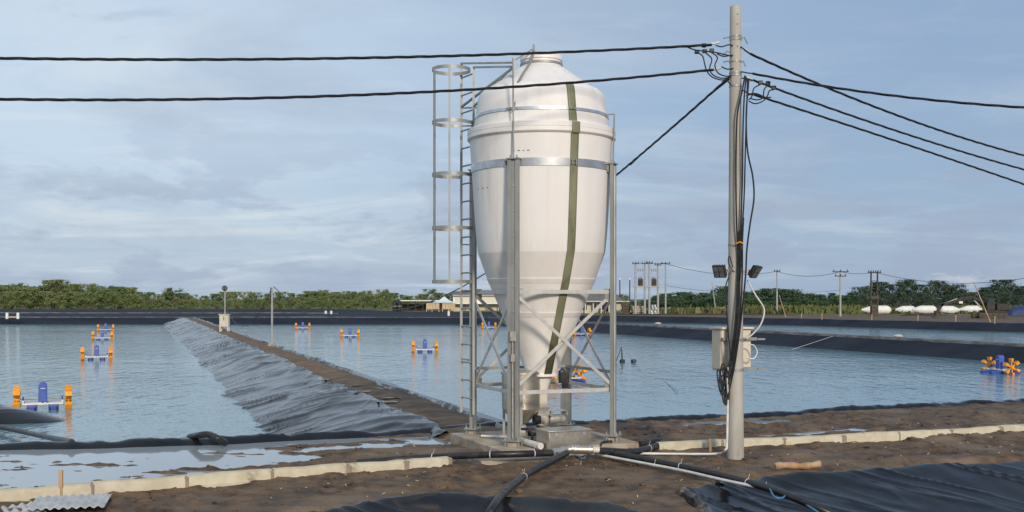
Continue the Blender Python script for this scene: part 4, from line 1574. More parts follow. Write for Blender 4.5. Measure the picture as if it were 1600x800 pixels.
# tripod pump rig in the middle pond
tp = at(972, 566, WZ)
rig = thing('pump_tripod', 'small tripod of poles with black floats standing in the pond right of the silo', 'tripod', tuple(tp))
top = Vector((0.0, 0, .75))
for (dx, dy) in ((-.42, -.1), (.55, 0.05), (.08, .4), (-.05, -.2)):
    MB().tube([Vector((dx, dy, -.2)), top + Vector((random.uniform(-.04, .04), 0, random.uniform(0, .08)))], .018, 6).build('leg', M['dark' if dx < .2 else 'grey_post'], rig)
for (dx, dy) in ((-.46, -.12), (.02, 0.1), (.62, .05)):
    MB().lathe([(.02, -.05), (.13, -.02), (.16, .06), (.12, .14), (.03, .17)], 14, (dx, dy, 0)).build('float', M['dark'], rig)
MB().tube(smooth_path([Vector((.1, -.1, .72)), Vector((.35, -3, .2)), Vector((.2, -8, -.02)), Vector((.35, -14, .0)), Vector((.05, -20, .05))]), .012, 5).build('hose', M['grey_post'], rig)

# ------------------------------------------------------------------ posts on the dike
b1 = at(351, 518, 0.02)
cbx = thing('dike_cabinet', 'cream control cabinet on legs with lamp post on the near dike', 'cabinet', tuple(b1))
MB().box((0, 0, .86), (.72, .5, .95)).build('body', M['cream'], cbx, bevel=.02)
MB().box((0, 0, 1.36), (.86, .62, .05)).build('lid', M['cream'], cbx)
for i in (-1, 1):
    for j in (-1, 1):
        MB().bar((.3 * i, .19 * j, -.05), (.3 * i, .19 * j, .39), .11).build('leg', M['cream'], cbx)
MB().tube([(.0, .1, 1.38), (.0, .1, 3.3)], .05, 10).build('post', M['grey_post'], cbx)
MB().disc_axis((0, .1, 3.42), (0, -1, 0), [(.20, 0), (.22, .03), (.22, .12), (.12, .14)], 16).build('lamp', M['dark'], cbx)
for i in (-1, 1):
    MB().box((.09 * i, -.055, 3.42), (.1, .02, .2)).build('lens', M['glass'], cbx)
MB().bar((0, -.27, .9), (0, -.27, 1.2), .04, .04).build('conduit', M['dark'], cbx)
b2 = at(425, 541, .02)
pst = thing('dike_post', 'thin grey post with bent arm on the concrete foot on the near dike', 'post', tuple(b2))
MB().tube([(0, 0, 0), (0, 0, 3.1)], .055, 10).build('shaft', M['grey_post'], pst)
MB().lathe([(.30, -.1), (.28, .04), (.12, .14), (.06, .18)], 16).build('foot', M['concrete'], pst)
MB().bar((0, 0, 3.05), (.10, 0, 3.28), .06).build('arm', M['grey_post'], pst)
MB().bar((-.25, 0, 2.7), (0, 0, 3.15), .03).build('arm', M['dark'], pst)
MB().tube([(-.06, -.02, 2.3), (-.06, -.02, 3.2)], .03, 6).build('cable', M['cable'], pst)


def wire(label, p, q, sag, r=.012, name='wire', cat='wire', group=None):
    p, q = Vector(p), Vector(q)
    pts = []
    for i in range(25):
        t = i / 24
        pts.append(p.lerp(q, t) - UP * sag * 4 * t * (1 - t))
    return tag(MB().tube(pts, r, 5).build(name, M['cable'], loc=tuple(p)), label, cat, group)


wire('thin black wire from the bent-arm post to the far bank right', b2 + Vector((.1, 0, 3.25)), pd(510, 489, 150), .9, .022)
wire('thin black wire sagging between the dike cabinet lamp and the thin post', b1 + Vector((.05, .1, 2.0)), b2 + Vector((-.1, 0, 3.0)), 1.75, .018)
# white stand pipes on the far bank
for (xs_, y, lab) in (((11, 28), 497, 'pair of white stub pipes on the far bank at the left edge'), ((509, 517.5), 493, 'pair of white stub pipes on the far bank right of the thin post'),
                      ((701,), 493.5, 'single white stub pipe on the far bank below the white tent')):
    p0 = at(xs_[0], y, .05)
    root = thing('stub_pipe', lab, 'pipe', tuple(p0))
    for k, xx in enumerate(xs_):
        q = at(xx, y, .05) - p0
        MB().tube([q - UP * .1, q + UP * .72], .19, 10).build('riser', M['white'], root)
    if len(xs_) > 1:
        q = at(xs_[1], y, .05) - p0
        MB().tube([Vector((0.1, 0, .12)), q + Vector((-.1 if xs_[0] < 100 else .9, 0, .12))], .10, 8).build('link', M['plank'], root)

# debris on the dike path
for (x, y, w_) in ((508, 593, .22), (560, 612, .30), (604, 628, .26), (596, 607, .2), (562, 603, .2), (612, 622, .24)):
    p = at(x, y, .05)
    rr_ = random.Random(x)
    vs, fs = [], []
    for i in range(5):
        for j in range(3):
            vs.append(p + Vector(((i / 4 - .5) * w_ * 2 * rr_.uniform(.8, 1.2), (j / 2 - .5) * .26 * rr_.uniform(.5, 1.2), rr_.uniform(-.005, .025))))
    for i in range(4):
        for j in range(2):
            fs.append((i * 3 + j, i * 3 + 3 + j, i * 3 + 4 + j, i * 3 + 1 + j))
    tag(MB().add(vs, fs).build('scrap', M['foam'], loc=tuple(p), ang=60), 'pale crumpled scrap lying on the soil path of the near dike', 'scrap', 'pale scraps on the dike path')

# mud clods
cl = MB()
for _ in range(3200):
    x = random.uniform(-8, 12)
    y = random.uniform(13.2, 26)
    if abs(x / y) > .5:
        continue
    if float(dist_poly(np.array([x]), np.array([y]), BASIN)[0]) > -.4 or float(dist_poly(np.array([x]), np.array([y]), FORE)[0]) > -.25:
        continue
    if float(vnoise(np.array(x * .7), np.array(y * .9), 88)) < -.1 and random.random() < .75:
        continue
    z = gz(x, y)
    if z < PUD + .01 or (abs(x - SX) < 1.6 and abs(y - SY) < 1.7):
        continue
    s = random.uniform(.01, .035) * (1.8 if random.random() < .10 else 1)
    vs = []
    for (a, b, c) in ((1, 0, 0), (-1, 0, 0), (0, 1, 0), (0, -1, 0), (0, 0, 1), (0, 0, -1), (.7, .7, .5), (-.7, .6, .5), (.6, -.7, .5), (-.6, -.7, .5)):
        k = s * random.uniform(.7, 1.3)
        vs.append((x + a * k * 1.25, y + b * k, z + c * k * .8))
    cl.add(vs, [(0, 6, 8), (6, 4, 8), (6, 7, 4), (7, 9, 4), (8, 4, 9), (2, 7, 6), (2, 6, 0), (3, 8, 9), (3, 0, 8), (1, 9, 7), (1, 7, 2), (1, 3, 9), (0, 5, 2), (2, 5, 1), (1, 5, 3), (3, 5, 0)])
c_ = cl.build('mud_clods', M['mud'], ang=60)
c_['kind'] = 'stuff'
cl = MB()
for _ in range(300):
    x = random.uniform(-7, 11)
    y = random.uniform(13.5, 25)
    if float(dist_poly(np.array([x]), np.array([y]), BASIN)[0]) > -.4 or float(dist_poly(np.array([x]), np.array([y]), FORE)[0]) > -.25:
        continue
    z = gz(x, y)
    if z < PUD + .01:
        continue
    a = random.uniform(0, PI)
    l = random.uniform(.008, .028)
    cl.bar((x - math.cos(a) * l, y - math.sin(a) * l, z + .006), (x + math.cos(a) * l, y + math.sin(a) * l, z + random.uniform(.006, .03)), random.uniform(.006, .014), .006)
c_ = cl.build('straw_litter', M['plank'], smooth=False)
c_['kind'] = 'stuff'

# ------------------------------------------------------------------ far things: trees
def make_tree_meshes(name, leafm, seed, h, spread, trunk_h, n_clump, n_leaf, leaf):
    r_ = random.Random(seed)
    tr = MB()
    lean = Vector((r_.uniform(-.3, .3), r_.uniform(-.3, .3), 0))
    top = Vector((lean.x, lean.y, h * .8))
    tr.tube([Vector((0, 0, -.3)), Vector((lean.x * .3, lean.y * .3, h * .3)), top * .75, top], [.16, .12, .07, .02], 7)
    clumps = []
    for k in range(n_clump):
        a = r_.uniform(0, 2 * PI)
        rr = spread * math.sqrt(r_.random())
        z = trunk_h + (h - trunk_h) * r_.random() ** .8
        f = 1 - .55 * max(0, (z - trunk_h) / (h - trunk_h) - .45)
        c = Vector((math.cos(a) * rr * f, math.sin(a) * rr * f, z))
        clumps.append((c, r_.uniform(.28, .7) * spread * .62))
        if k % 2 == 0:
            st_ = Vector((lean.x * .4, lean.y * .4, trunk_h * r_.uniform(.7, 1.3)))
            tr.tube([st_, st_.lerp(c, .5) + Vector((0, 0, .1)), c], [.06, .045, .012], 5)
    lf = MB()
    for k in range(n_leaf):
        c, cr = clumps[r_.randrange(n_clump)]
        d = Vector((r_.gauss(0, 1), r_.gauss(0, 1), r_.gauss(0, .8)))
        d = d.normalized() * (cr * min(1.7, abs(r_.gauss(0, .72))))
        p = c + d
        if p.z > h:
            p.z = h - r_.random() * .3
        n = (d.normalized() + Vector((r_.gauss(0, .5), r_.gauss(0, .5), r_.gauss(.3, .5)))).normalized()
        X = n.cross(Vector((r_.gauss(0, 1), r_.gauss(0, 1), r_.gauss(0, 1)))).normalized()
        Y = n.cross(X)
        s = leaf * r_.uniform(.55, 1.2)
        lf.add([p - X * s, p - Y * s * .55, p + X * s, p + Y * s * .55], [(0, 1, 2, 3)])
    tm = tr.mesh(name + '_trunk')
    tm.materials.append(M['bark'])
    lm_ = lf.mesh(name + '_crown', smooth=False)
    lm_.materials.append(leafm)
    return tm, lm_


def place_tree(name, meshes, loc, rz, sc, label, group):
    root = thing(name, label, 'tree', loc, rz, group)
    root.scale = (sc[0], sc[0], sc[1])
    for nm, me in zip(('trunk', 'crown'), meshes):
        o = bpy.data.objects.new(nm, me)
        COL.objects.link(o)
        o.parent = root
    return root


olive = [make_tree_meshes('olive', M['leaf'], 100 + k, 6.2, 2.8, .5, 30, 5200, .20) for k in range(6)]
tallo = [make_tree_meshes('tall', M['leaf'], 140 + k, 7.4, 2.4, 2.5, 24, 4200, .20) for k in range(3)]
bush = [make_tree_meshes('bush', M['leaf_dark'], 200 + k, 4.0, 2.7, .3, 28, 4200, .20) for k in range(5)]
farw = [make_tree_meshes('farw', M['leaf_blue'], 240 + k, 8.5, 4.0, 1.0, 36, 4600, .28) for k in range(4)]
rt = random.Random(5)


MARKS = [(-999, 'the left edge'), (160, 'the far aerator cluster'), (351, 'the dike cabinet'), (425, 'the thin dike post'), (513, 'the two stub pipes'),
         (620, 'the wrapped bundles'), (690, 'the white tent'), (780, 'the house'), (960, 'the right silo leg'), (1040, 'the transformer row'), (1119, 'the leaning thin pole'), (1165, 'the concrete pole'),
         (1214, 'the slim grey pole'), (1313, 'the double armed pole'), (1366, 'the H frame'), (1465, 'the excavator bucket'), (1550, 'the bamboo pole')]
ORD = ['first', 'second', 'third', 'fourth', 'fifth', 'sixth', 'seventh', 'eighth', 'ninth', 'tenth', 'eleventh', 'twelfth', 'thirteenth', 'fourteenth', 'fifteenth', 'sixteenth', 'seventeenth', 'eighteenth', 'nineteenth', 'twentieth']


def tree_row(kinds, x0, x1, step, Y, topf, h0, label, group, z0=.3, name='tree', jit=5.0):
    x = x0
    count = {}
    while x < x1:
        Yt = Y + rt.uniform(-jit, jit)
        want = CAMH + (HZ - topf(x) + rt.uniform(-4.0, 2.5) + (5.0 if rt.random() < .14 else 0)) / F * Yt - z0
        k = rt.choice(kinds)
        sv = want / h0
        mk = [m for m in MARKS if m[0] <= x][-1][1]
        n = count.get(mk, 0)
        count[mk] = n + 1
        place_tree(name, k, ((x - 800) / F * Yt, Yt, z0), rt.uniform(0, 6.28), (sv * rt.uniform(.9, 1.2), sv), label + ', ' + ORD[n] + ' right of ' + mk, group)
        x += step * rt.uniform(.7, 1.3)


top_left = lambda x: np.interp(x, [0, 60, 130, 200, 250, 300, 340, 400, 470, 560, 640, 720, 800], [447, 446, 444, 449, 457, 459, 457, 458, 455, 458, 457, 456, 458])
tree_row(tallo + olive[:2], -30, 205, 17, 232, lambda x: top_left(x) - 1, 7.2, 'tall pale trunked tree of the left treeline', 'tall trees at the left end of the far treeline', name='tall_tree')
tree_row(olive, -40, 600, 16, 246, lambda x: top_left(x) + 1, 6.1, 'bushy tree in the treeline back row', 'bushy trees in the far treeline behind the left ponds', name='bushy_tree')
tree_row(olive, -30, 560, 15, 226, lambda x: top_left(x) + 11, 6.1, 'low tree in the treeline front row', 'low trees along the front of the far treeline', name='low_tree')
tree_row(olive[:4], 470, 990, 15, 330, lambda x: top_left(x) + 1, 6.1, 'tree in the distant wood', 'trees in the distant wood behind the house', name='wood_tree')
tree_row(olive[1:5], 480, 760, 15, 300, lambda x: 465, 6.1, 'low tree below the distant wood', 'low trees in front of the distant wood', name='low_tree')
place_tree('round_tree', tallo[1], ((270 - 800) / F * 240, 240, .3), 1.0, (1.0, (CAMH + (HZ - 450) / F * 240 - .3) / 7.3), 'lone rounder tree standing above the low bushes of the left treeline', None)
tr_ = place_tree('round_tree', bush[1], ((1130 - 800) / F * 262, 262, .3), 1.0, (1.2, (CAMH + (HZ - 447) / F * 262 - .3) / 4.0), 'tree rising above the dark hedge just left of the concrete pole', None)
tree_row(bush, 1030, 1345, 14, 255, lambda x: np.interp(x, [1030, 1100, 1160, 1200, 1240, 1290, 1345], [458, 459, 461, 455, 459, 463, 461]), 4.0, 'dark green hedge tree', 'dark bushy trees behind the right ponds', name='hedge_tree')
tree_row(bush, 990, 1320, 15, 236, lambda x: 467, 4.0, 'low dark shrub at the hedge foot', 'low dark shrubs behind the right ponds', name='shrub')
tree_row(farw, 1342, 1515, 19, 300, lambda x: np.interp(x, [1340, 1352, 1400, 1460, 1500, 1515], [452, 446, 443, 444, 450, 458]), 8.3, 'tall dark tree behind the tanks', 'tall trees in the clump behind the tanks', name='tall_tree')
tree_row(farw, 1518, 1640, 19, 305, lambda x: np.interp(x, [1518, 1545, 1570, 1640], [455, 446, 444, 449]), 8.3, 'tall tree in the right clump', 'tall trees in the clump at the right edge', name='tall_tree')
tree_row(farw, 1330, 1640, 17, 285, lambda x: 459, 8.3, 'lower tree before the tall clumps', 'lower trees before the tall clumps', name='low_tree')
tree_row(farw, 1285, 1345, 14, 320, lambda x: 459, 8.3, 'small distant tree past the hedge', 'small distant trees right of the hedge', name='small_tree')

# ------------------------------------------------------------------ far things: buildings
def gy_(y, z=0.0):
    return F * (CAMH - z) / (y - HZ)


YB = 205.0
K = YB / F
def bpt(px, py, Y=YB):
    return pd(px, py, Y)


# house left of the silo with white framed gable boards
h1 = thing('house', 'white and grey house with framed wall panels behind the silo ladder', 'house', tuple(pd(745, 486, YB)))
hw, hz_ = 74 * K, 25 * K
MB().box((0, 3.0, hz_ * .5 - .2), (hw - .4, 6, hz_)).build('wall', M['wall'], h1)
MB().box((0, .02 - .12, hz_ * .72), (hw, .2, hz_ * .56)).build('fascia_wall', M['white'], h1)
for cx in (-hw * .27, hw * .27):
    f_ = MB()
    w_, h_ = hw * .36, hz_ * .40
    zc = hz_ * .74
    f_.box((cx, -.24, zc + h_ / 2), (w_ + .2, .06, .14))
    f_.box((cx, -.24, zc - h_ / 2), (w_ + .2, .06, .14))
    f_.box((cx - w_ / 2, -.245, zc), (.14, .06, h_))
    f_.box((cx + w_ / 2, -.245, zc), (.14, .06, h_))
    fo = f_.build('window', M['cream'], h1)
    MB().box((cx, -.222, zc), (w_ - .1, .03, h_ - .1)).build('pane', M['cream'], fo)
for i in range(5):
    x = -hw / 2 + .2 + i * (hw - .4) / 4
    MB().bar((x, -1.2, -.3), (x, -1.2, hz_ * .45), .16).build('post', M['dark'], h1)
MB().box((0, -.8, hz_ * .46), (hw + .3, 1.5, .1)).build('porch_roof', M['white'], h1)
mb = MB()
mb.prism([(-3.6, 0), (3.6, 0), (0, .9)], -hw / 2 - .3, hw / 2 + .3, (0, 3.0, hz_ - .18), (Vector((0, 1, 0)), UP, Vector((1, 0, 0))))
mb.build('roof', M['roof'], h1)
# lean-to with flat roof
h2 = thing('open_shed', 'long flat white roofed open shed behind the tent', 'shed', tuple(pd(655, 487, YB + 3)))
MB().box((0, 1.5, 17.5 * K), (62 * K, 4, 1.6 * K)).build('roof', M['white'], h2)
for i in range(6):
    x = -30 * K + i * 12 * K
    MB().bar((x, .2, -.4), (x, .2, 17 * K), .14).build('post', M['dark'], h2)
MB().box((0, 3.5, .6), (60 * K, .2, 1.6)).build('wall', M['rust'], h2)
# tent with board walls
Yt_ = 196.0
Kt = Yt_ / F
t1 = thing('tent', 'white pyramid canvas tent with pale board walls on the far bank', 'tent', tuple(pd(688, 487, Yt_)))
tw = 43 * Kt
for (xa, xb) in ((-tw / 2, -.05 * tw), (.08 * tw, tw / 2)):
    n = 4
    for i in range(n):
        x0 = xa + (xb - xa) * i / n
        x1 = xa + (xb - xa) * (i + 1) / n
        MB().box(((x0 + x1) / 2, 0, 8.6 * Kt), (x1 - x0 - .04, .1 + .02 * (i % 2), 9.5 * Kt)).build('board', M['plank'], t1)
for x in (-tw / 2, -.3 * tw, -.05 * tw, .08 * tw, .3 * tw, tw / 2):
    MB().bar((x, .05, -.4), (x, .05, 13.5 * Kt), .12).build('post', M['plank'], t1)
MB().box((0, 3.9, 7 * Kt), (tw, .1, 12 * Kt)).build('back_wall', M['plank'], t1)
e = 14 * Kt
ap = Vector((.12 * tw, 2, 24 * Kt))
ring = [Vector((-.30 * tw, -.2, e)), Vector((tw / 2 + .1, -.2, e)), Vector((tw / 2 + .1, 4.2, e)), Vector((-.30 * tw, 4.2, e))]
mid = [p.lerp(ap, .55) - UP * .22 for p in ring]
vs = ring + mid + [ap]
fs = [(i, (i + 1) % 4, 4 + (i + 1) % 4, 4 + i) for i in range(4)] + [(4 + i, 4 + (i + 1) % 4, 8) for i in range(4)] + [(3, 2, 1, 0)]
MB().add(vs, fs).build('canvas_roof', M['tent'], t1, smooth=False)
# black draped bundles
for (px, lab) in ((617, 'left black plastic wrapped bundle standing beside the open shed'), (624, 'right black plastic wrapped bundle standing beside the open shed')):
    p = pd(px, 486, 197)
    root = thing('wrapped_bundle', lab, 'bundle', tuple(p))
    w_ = .42
    MB().lathe([(w_ * .8, -.4), (w_, .2), (w_ * .95, 1.2), (w_ * .85, 1.6), (w_ * .4, 1.85), (.05, 1.9)], 10).build('sheet', M['hdpe'], root, ang=20)
    MB().lathe([(w_ * .99, .8), (w_ * 1.02, .82), (w_ * 1.02, .87), (w_ * .99, .9)], 10, caps=False).build('strap', M['grey_post'], root)

# bungalow right of the silo
Yh = 190.0
Kh = Yh / F
bh = thing('bungalow', 'cream bungalow with grey hipped roof and verandah behind the right silo leg', 'house', tuple(pd(940, 491, Yh)))
wl, wr = (890 - 940) * Kh, (972 - 940) * Kh
hh = 21 * Kh
MB().box(((wl + wr) / 2, 3.2, hh / 2 - .2), (wr - wl, 5, hh)).build('wall', M['wall'], bh)
MB().box((wr - 1.0, .45, hh / 2 - .2), (2.0, .6, hh - .06)).build('wall_bay', M['wall'], bh)
for x in np.linspace(wl, wr - 2.2, 6):
    MB().bar((float(x), 0, -.3), (float(x), 0, hh), .2).build('column', M['cream'], bh)
for x in np.linspace(wl + 1, wr - 3, 4):
    w0 = MB().box((float(x), .68, hh * .52), (.95, .06, 1.15)).build('window', M['white'], bh)
    MB().box((float(x), .64, hh * .52), (.75, .04, .95)).build('pane', M['window'], w0)
d0 = MB().box((wr - 2.35, .68, hh * .42), (.6, .06, 1.7)).build('door', M['rust'], bh)
e0, e1 = wl - .6, wr + 1.2
z0, z1 = hh - .02, hh + 11.5 * Kh
vs = [(e0, -.7, z0), (e1, -.7, z0), (e1, 6.4, z0), (e0, 6.4, z0), (e0 + 2.6, 2.8, z1), (e1 - 2.6, 2.8, z1),
      (e0, -.7, z0 - .14), (e1, -.7, z0 - .14), (e1, 6.4, z0 - .14), (e0, 6.4, z0 - .14)]
MB().add(vs, [(0, 1, 5, 4), (1, 2, 5), (2, 3, 4, 5), (3, 0, 4), (6, 7, 1, 0), (7, 8, 2, 1), (8, 9, 3, 2), (9, 6, 0, 3), (9, 8, 7, 6)]).build('roof', M['roof'], bh, smooth=False)
MB().box(((e0 + e1) / 2, -.72, z0 - .08), (e1 - e0, .04, .16)).build('eaves_board', M['cream'], bh)

# cluttered yard right of the bungalow: block piles
for (px, w_, h_, m_, lab) in ((998, 2.6, 1.5, 'concrete', 'grey block pile between the transformer poles'), (977, 1.3, 1.9, 'rust', 'dark stacked scrap beside the bungalow end wall'),
                              (1022, 1.1, 1.7, 'white', 'pale cabinet standing between the transformer poles')):
    p = pd(px, 491, 187)
    root = thing('yard_pile', lab, 'pile', tuple(p))
    for i in range(4):
        MB().box((random.uniform(-.3, .3) * w_ * .4, random.uniform(-.2, .2), h_ * (i + .5) / 4 - .1), (w_ * random.uniform(.6, 1), 1.0, h_ / 4 - .03)).build('block', M[m_], root, bevel=.03)

# ------------------------------------------------------------------ far poles
def far_pole(label, px, ytop, ybase, arms=(), r=.15, lean=0.0, group='distant grey utility poles', name='distant_pole', cat='utility pole', material='grey_post', Y=None):
    Y = Y or gy_(ybase, 0.0)
    p = pd(px, ybase, Y)
    h = (ybase - ytop) * Y / F
    root = thing(name, label, cat, (p.x, p.y, p.z), 0, group)
    MB().tube([(0, 0, -.4), (lean * h, 0, h)], [r, r * .7], 10).build('shaft', M[material], root)
    for (dz, w_) in arms:
        MB().box((lean * h, -.12, h - dz), (w_, .12, .14)).build('cross_arm', M['rust'], root)
        for i in (-1, 0, 1):
            MB().lathe([(.05, 0), (.09, .05), (.05, .12), (.08, .18), (.03, .26)], 8, (lean * h + i * w_ * .42, -.12, h - dz + .07)).build('insulator', M['rust'], root)
    return root


YT = 185.0
tp_ = [(993, 411), (1007.5, 411), (1014.6, 410), (1028, 413)]
names_ = ['leftmost pole of the transformer platform row', 'second pole from left in the transformer row', 'third pole from left in the transformer row', 'fourth pole from left in the transformer row']
for (px, yt), nm in zip(tp_, names_):
    far_pole('tall grey ' + nm, px, yt, 491, arms=((.1, 1.1),), Y=YT, r=.2)
far_pole('slim grey pole standing alone right of the transformer row', 1040, 411, 491, arms=((.1, 1.5),), Y=YT + 2, r=.16)
for (xa, xb, lab) in ((993, 1007.5, 'left transformer on a platform between two tall poles'), (1014.6, 1028, 'right transformer on a platform between two tall poles')):
    pa, pb = pd(xa, 448, YT), pd(xb, 448, YT)
    c = (pa + pb) / 2
    root = thing('transformer', lab, 'transformer', tuple(c), 0, 'pole mounted transformers')
    w_ = (pb - pa).x
    MB().box((0, 0, 0), (w_ + .8, .5, .16)).build('platform', M['grey_post'], root)
    MB().box((.05, 0, .72), (.78, .6, 1.15)).build('tank', M['rust'], root, bevel=.05)
    for i in range(5):
        MB().box((-.24 + i * .145, -.34, .68), (.05, .1, .9)).build('fin', M['rust'], root)
    for i in (-1, 0, 1):
        MB().lathe([(.05, 1.28), (.08, 1.35), (.04, 1.5), (.03, 1.65)], 8, (i * .22, 0, 0)).build('bushing', M['rust'], root)
    MB().box((0, 0, 2.9), (w_ + .4, .12, .12)).build('fuse_arm', M['grey_post'], root)
    for i in (-1, 0, 1):
        MB().bar((i * .35, -.1, 2.9), (i * .35, -.1, 2.5), .08).build('fuse', M['rust'], root)
far_pole('grey utility pole seen just right of the concrete pole, behind the hedge foot', 1214, 423, 492, arms=((.1, 1.1),), Y=190, r=.17)
far_pole('double armed grey utility pole in front of the dark trees', 1313, 423, 495, arms=((.15, 2.4), (.8, 1.7)), Y=166, r=.17)
far_pole('leaning thin pole left of the concrete pole by the hedge', 1119, 441, 488, Y=200, r=.11, lean=-.14)
far_pole('short thin pole far behind the hedge left of the concrete pole', 1078.5, 449, 470, Y=300, r=.12)
far_pole('tall bare leaning bamboo pole beside the excavator', 1550, 440, 504, Y=124, r=.07, lean=-.45, material='wood', name='leaning_pole', cat='pole', group=None)
far_pole('leaning bamboo stick on the bank right of the concrete pole', 1229, 461, 496, Y=157, r=.06, lean=-.33, material='wood', name='leaning_pole', cat='pole', group=None)
# H frame
YHf = 178.0
hf = thing('frame_pole', 'two legged H frame power pole with crossbars before the dark trees', 'utility pole', tuple(pd(1366, 493, YHf)))
kh = YHf / F
for s_ in (-1, 1):
    MB().tube([(s_ * 5 * kh, 0, -.4), (s_ * 5 * kh, 0, 69 * kh)], [.17, .13], 10).build('pole', M['rust'], hf)
MB().box((0, -.15, 67 * kh), (21 * kh, .14, .16)).build('cross_arm', M['rust'], hf)
MB().box((0, -.15, 54 * kh), (12 * kh, .12, .12)).build('cross_arm', M['rust'], hf)
MB().box((0, -.15, 28 * kh), (13 * kh, .5, .5)).build('platform', M['rust'], hf)
MB().box((.0, -.1, 8 * kh), (10 * kh, .6, 1.5)).build('equipment', M['rust'], hf)
for i in range(6):
    MB().lathe([(.06, 0), (.1, .1), (.05, .3)], 8, ((i - 2.5) * 3.6 * kh, -.15, 67 * kh + .08)).build('insulator', M['rust'], hf)
# lamp posts by the bungalow
for (px, lab) in ((968.5, 'left black lamp post with white globe behind the right silo leg'), (984, 'right black lamp post with white globe left of the transformer row')):
    p = pd(px, 489, 200)
    root = thing('lamp_post', lab, 'lamp post', tuple(p), 0, 'black lamp posts with globes')
    h = 51 * 200 / F
    MB().tube([(0, 0, -.3), (0, 0, h)], [.11, .09], 8).build('post', M['dark'], root)
    MB().lathe([(.04, h), (.16, h + .08), (.2, h + .22), (.15, h + .36), (.03, h + .42)], 12).build('globe', M['white'], root)
# distant wires
for (p, q, sag, lab) in ((pd(1040, 412, YT + 2), pd(1214, 424, 190), 1.1, 'distant wire from the transformer row to the pole behind the concrete pole'),
                         (pd(1214, 424, 190), pd(1313, 424.5, 166), .75, 'distant wire between the two grey utility poles on the right'),
                         (pd(1313, 424.5, 166), pd(1366, 425, YHf), .3, 'short distant wire from the double armed pole to the H frame'),
                         (pd(1366, 425, YHf), pd(1700, 412, 150), 2.2, 'long sagging distant wire from the H frame to the right edge'),
                         (pd(993, 411, YT), pd(1040, 411, YT + 2), .1, 'wire strung along the tops of the transformer row'),
                         (pd(1040, 446, YT + 2), pd(1214, 450, 190), .8, 'lower distant wire between transformer row and grey pole'),
                         (pd(1214, 450, 190), pd(1313, 453, 166), .5, 'lower distant wire between the two grey utility poles')):
    wire(lab, p, q, sag, .035 if 'lower' not in lab else .022)

# white markers
for (px, py, lab) in ((1045.5, 483, 'small cream box on the grass right of the transformer row'), (1085, 485, 'small cream box on the grass left of the leaning pole')):
    p = pd(px, py + 2, 195)
    root = thing('meter_box', lab, 'box', tuple(p))
    MB().box((0, 0, .2), (.35, .3, .5)).build('body', M['cream'], root, bevel=.02)
    MB().box((0, 0, .47), (.42, .36, .05)).build('lid', M['cream'], root)
    MB().bar((0, 0, -.9), (0, 0, -.05), .1).build('post', M['wood'], root)
fence = thing('wooden_fence', 'low grey wooden gate fence at the hedge foot left of the concrete pole', 'fence', tuple(pd(1131, 488, 195)))
for i in range(5):
    MB().bar((-1 + i * .5, 0, -.3), (-1 + i * .5, 0, .95), .08).build('post', M['grey_post'], fence)
for z in (.3, .75):
    MB().bar((-1.1, -.06, z), (1.1, -.06, z), .07, .07).build('rail', M['grey_post'], fence)
# stakes along the right far bank
for px, py, wh in ((1284, 499, 'left of the double armed pole'), (1362, 500, 'below the H frame pole'), (1434, 502, 'left of the excavator bucket'), (1493, 503, 'below the excavator boom'), (1554, 505, 'at the foot of the leaning bamboo pole'), (1252, 498, 'leftmost in the row')):
    p = at(px, py, 0)
    tag(MB().bar((p.x, p.y, -.3), (p.x + .03, p.y, .72), .09).build('bank_stake', M['wood'], loc=tuple(p)), 'wooden stake on the far bank, ' + wh, 'stake', 'wooden stakes along the far right bank')
for (px, py, lab) in ((1403, 527, 'pale sandbag lying on the crest of the right dike'), (1028, 506.5, 'tiny pale sandbag on the far end of the right dike')):
    p = at(px, py, .05)
    tag(MB().lathe([(.1, -.03), (.30, 0), (.34, .08), (.26, .16), (.06, .2)], 12, tuple(p)).build('sandbag', M['foam'], loc=tuple(p)), lab, 'sandbag')
wire('pale rope lying down the slope of the right dike to the water', at(1302, 525, 0.05), at(1238, 546, -.72), .0, .014, name='rope', cat='rope').data.materials[0] = M['foam']

# lying white tanks
def lying_tank(px0, px1, y0, y1, Y, label, flip=False):
    L = (px1 - px0) * Y / F
    h = (y1 - y0) * Y / F
    p = pd((px0 + px1) / 2, y1, Y)
    root = thing('lying_tank', label, 'tank', tuple(p), 0, 'white silo tanks lying on the far ground')
    r_ = h / 2
    s = -1 if flip else 1
    mb = MB()
    mb.disc_axis((-s * L / 2, 0, r_), (s, 0, 0), [(r_ * .22, 0), (r_ * .3, L * .02), (r_ * .98, L * .34), (r_, L * .36), (r_, L * .86), (r_ * .85, L * .93), (r_ * .35, L)], 24)
    mb.build('shell', M['white'], root)
    mb = MB()
    mb.disc_axis((s * L * .12, 0, r_), (s, 0, 0), [(r_ * .99, 0), (r_ * 1.03, .03), (r_ * 1.03, .15), (r_ * .99, .18)], 24)
    mb.build('flange', M['white'], root)
    for k in (-.1, .3):
        MB().box((L * k, -.2, .06), (.25, h * .8, .22)).build('cradle', M['rust'], root)


for (a, b, y0, y1, Y, lab, fl_) in ((1346, 1392, 477.5, 491, 186, 'white tank lying behind the H frame pole, leftmost of the row', False),
                                    (1399, 1430, 478, 490, 190, 'second white lying tank from the left, shorter than its neighbours', False),
                                    (1425, 1463, 477.5, 490.5, 184, 'third white lying tank from the left, just left of the excavator bucket', False),
                                    (1468, 1500, 478, 490.5, 188, 'white lying tank seen behind the excavator bucket and stick', True),
                                    (1499, 1534, 477.5, 489.5, 192, 'white lying tank seen under the excavator boom, rightmost of the row', False)):
    lying_tank(a, b, y0, y1, Y, lab, fl_)

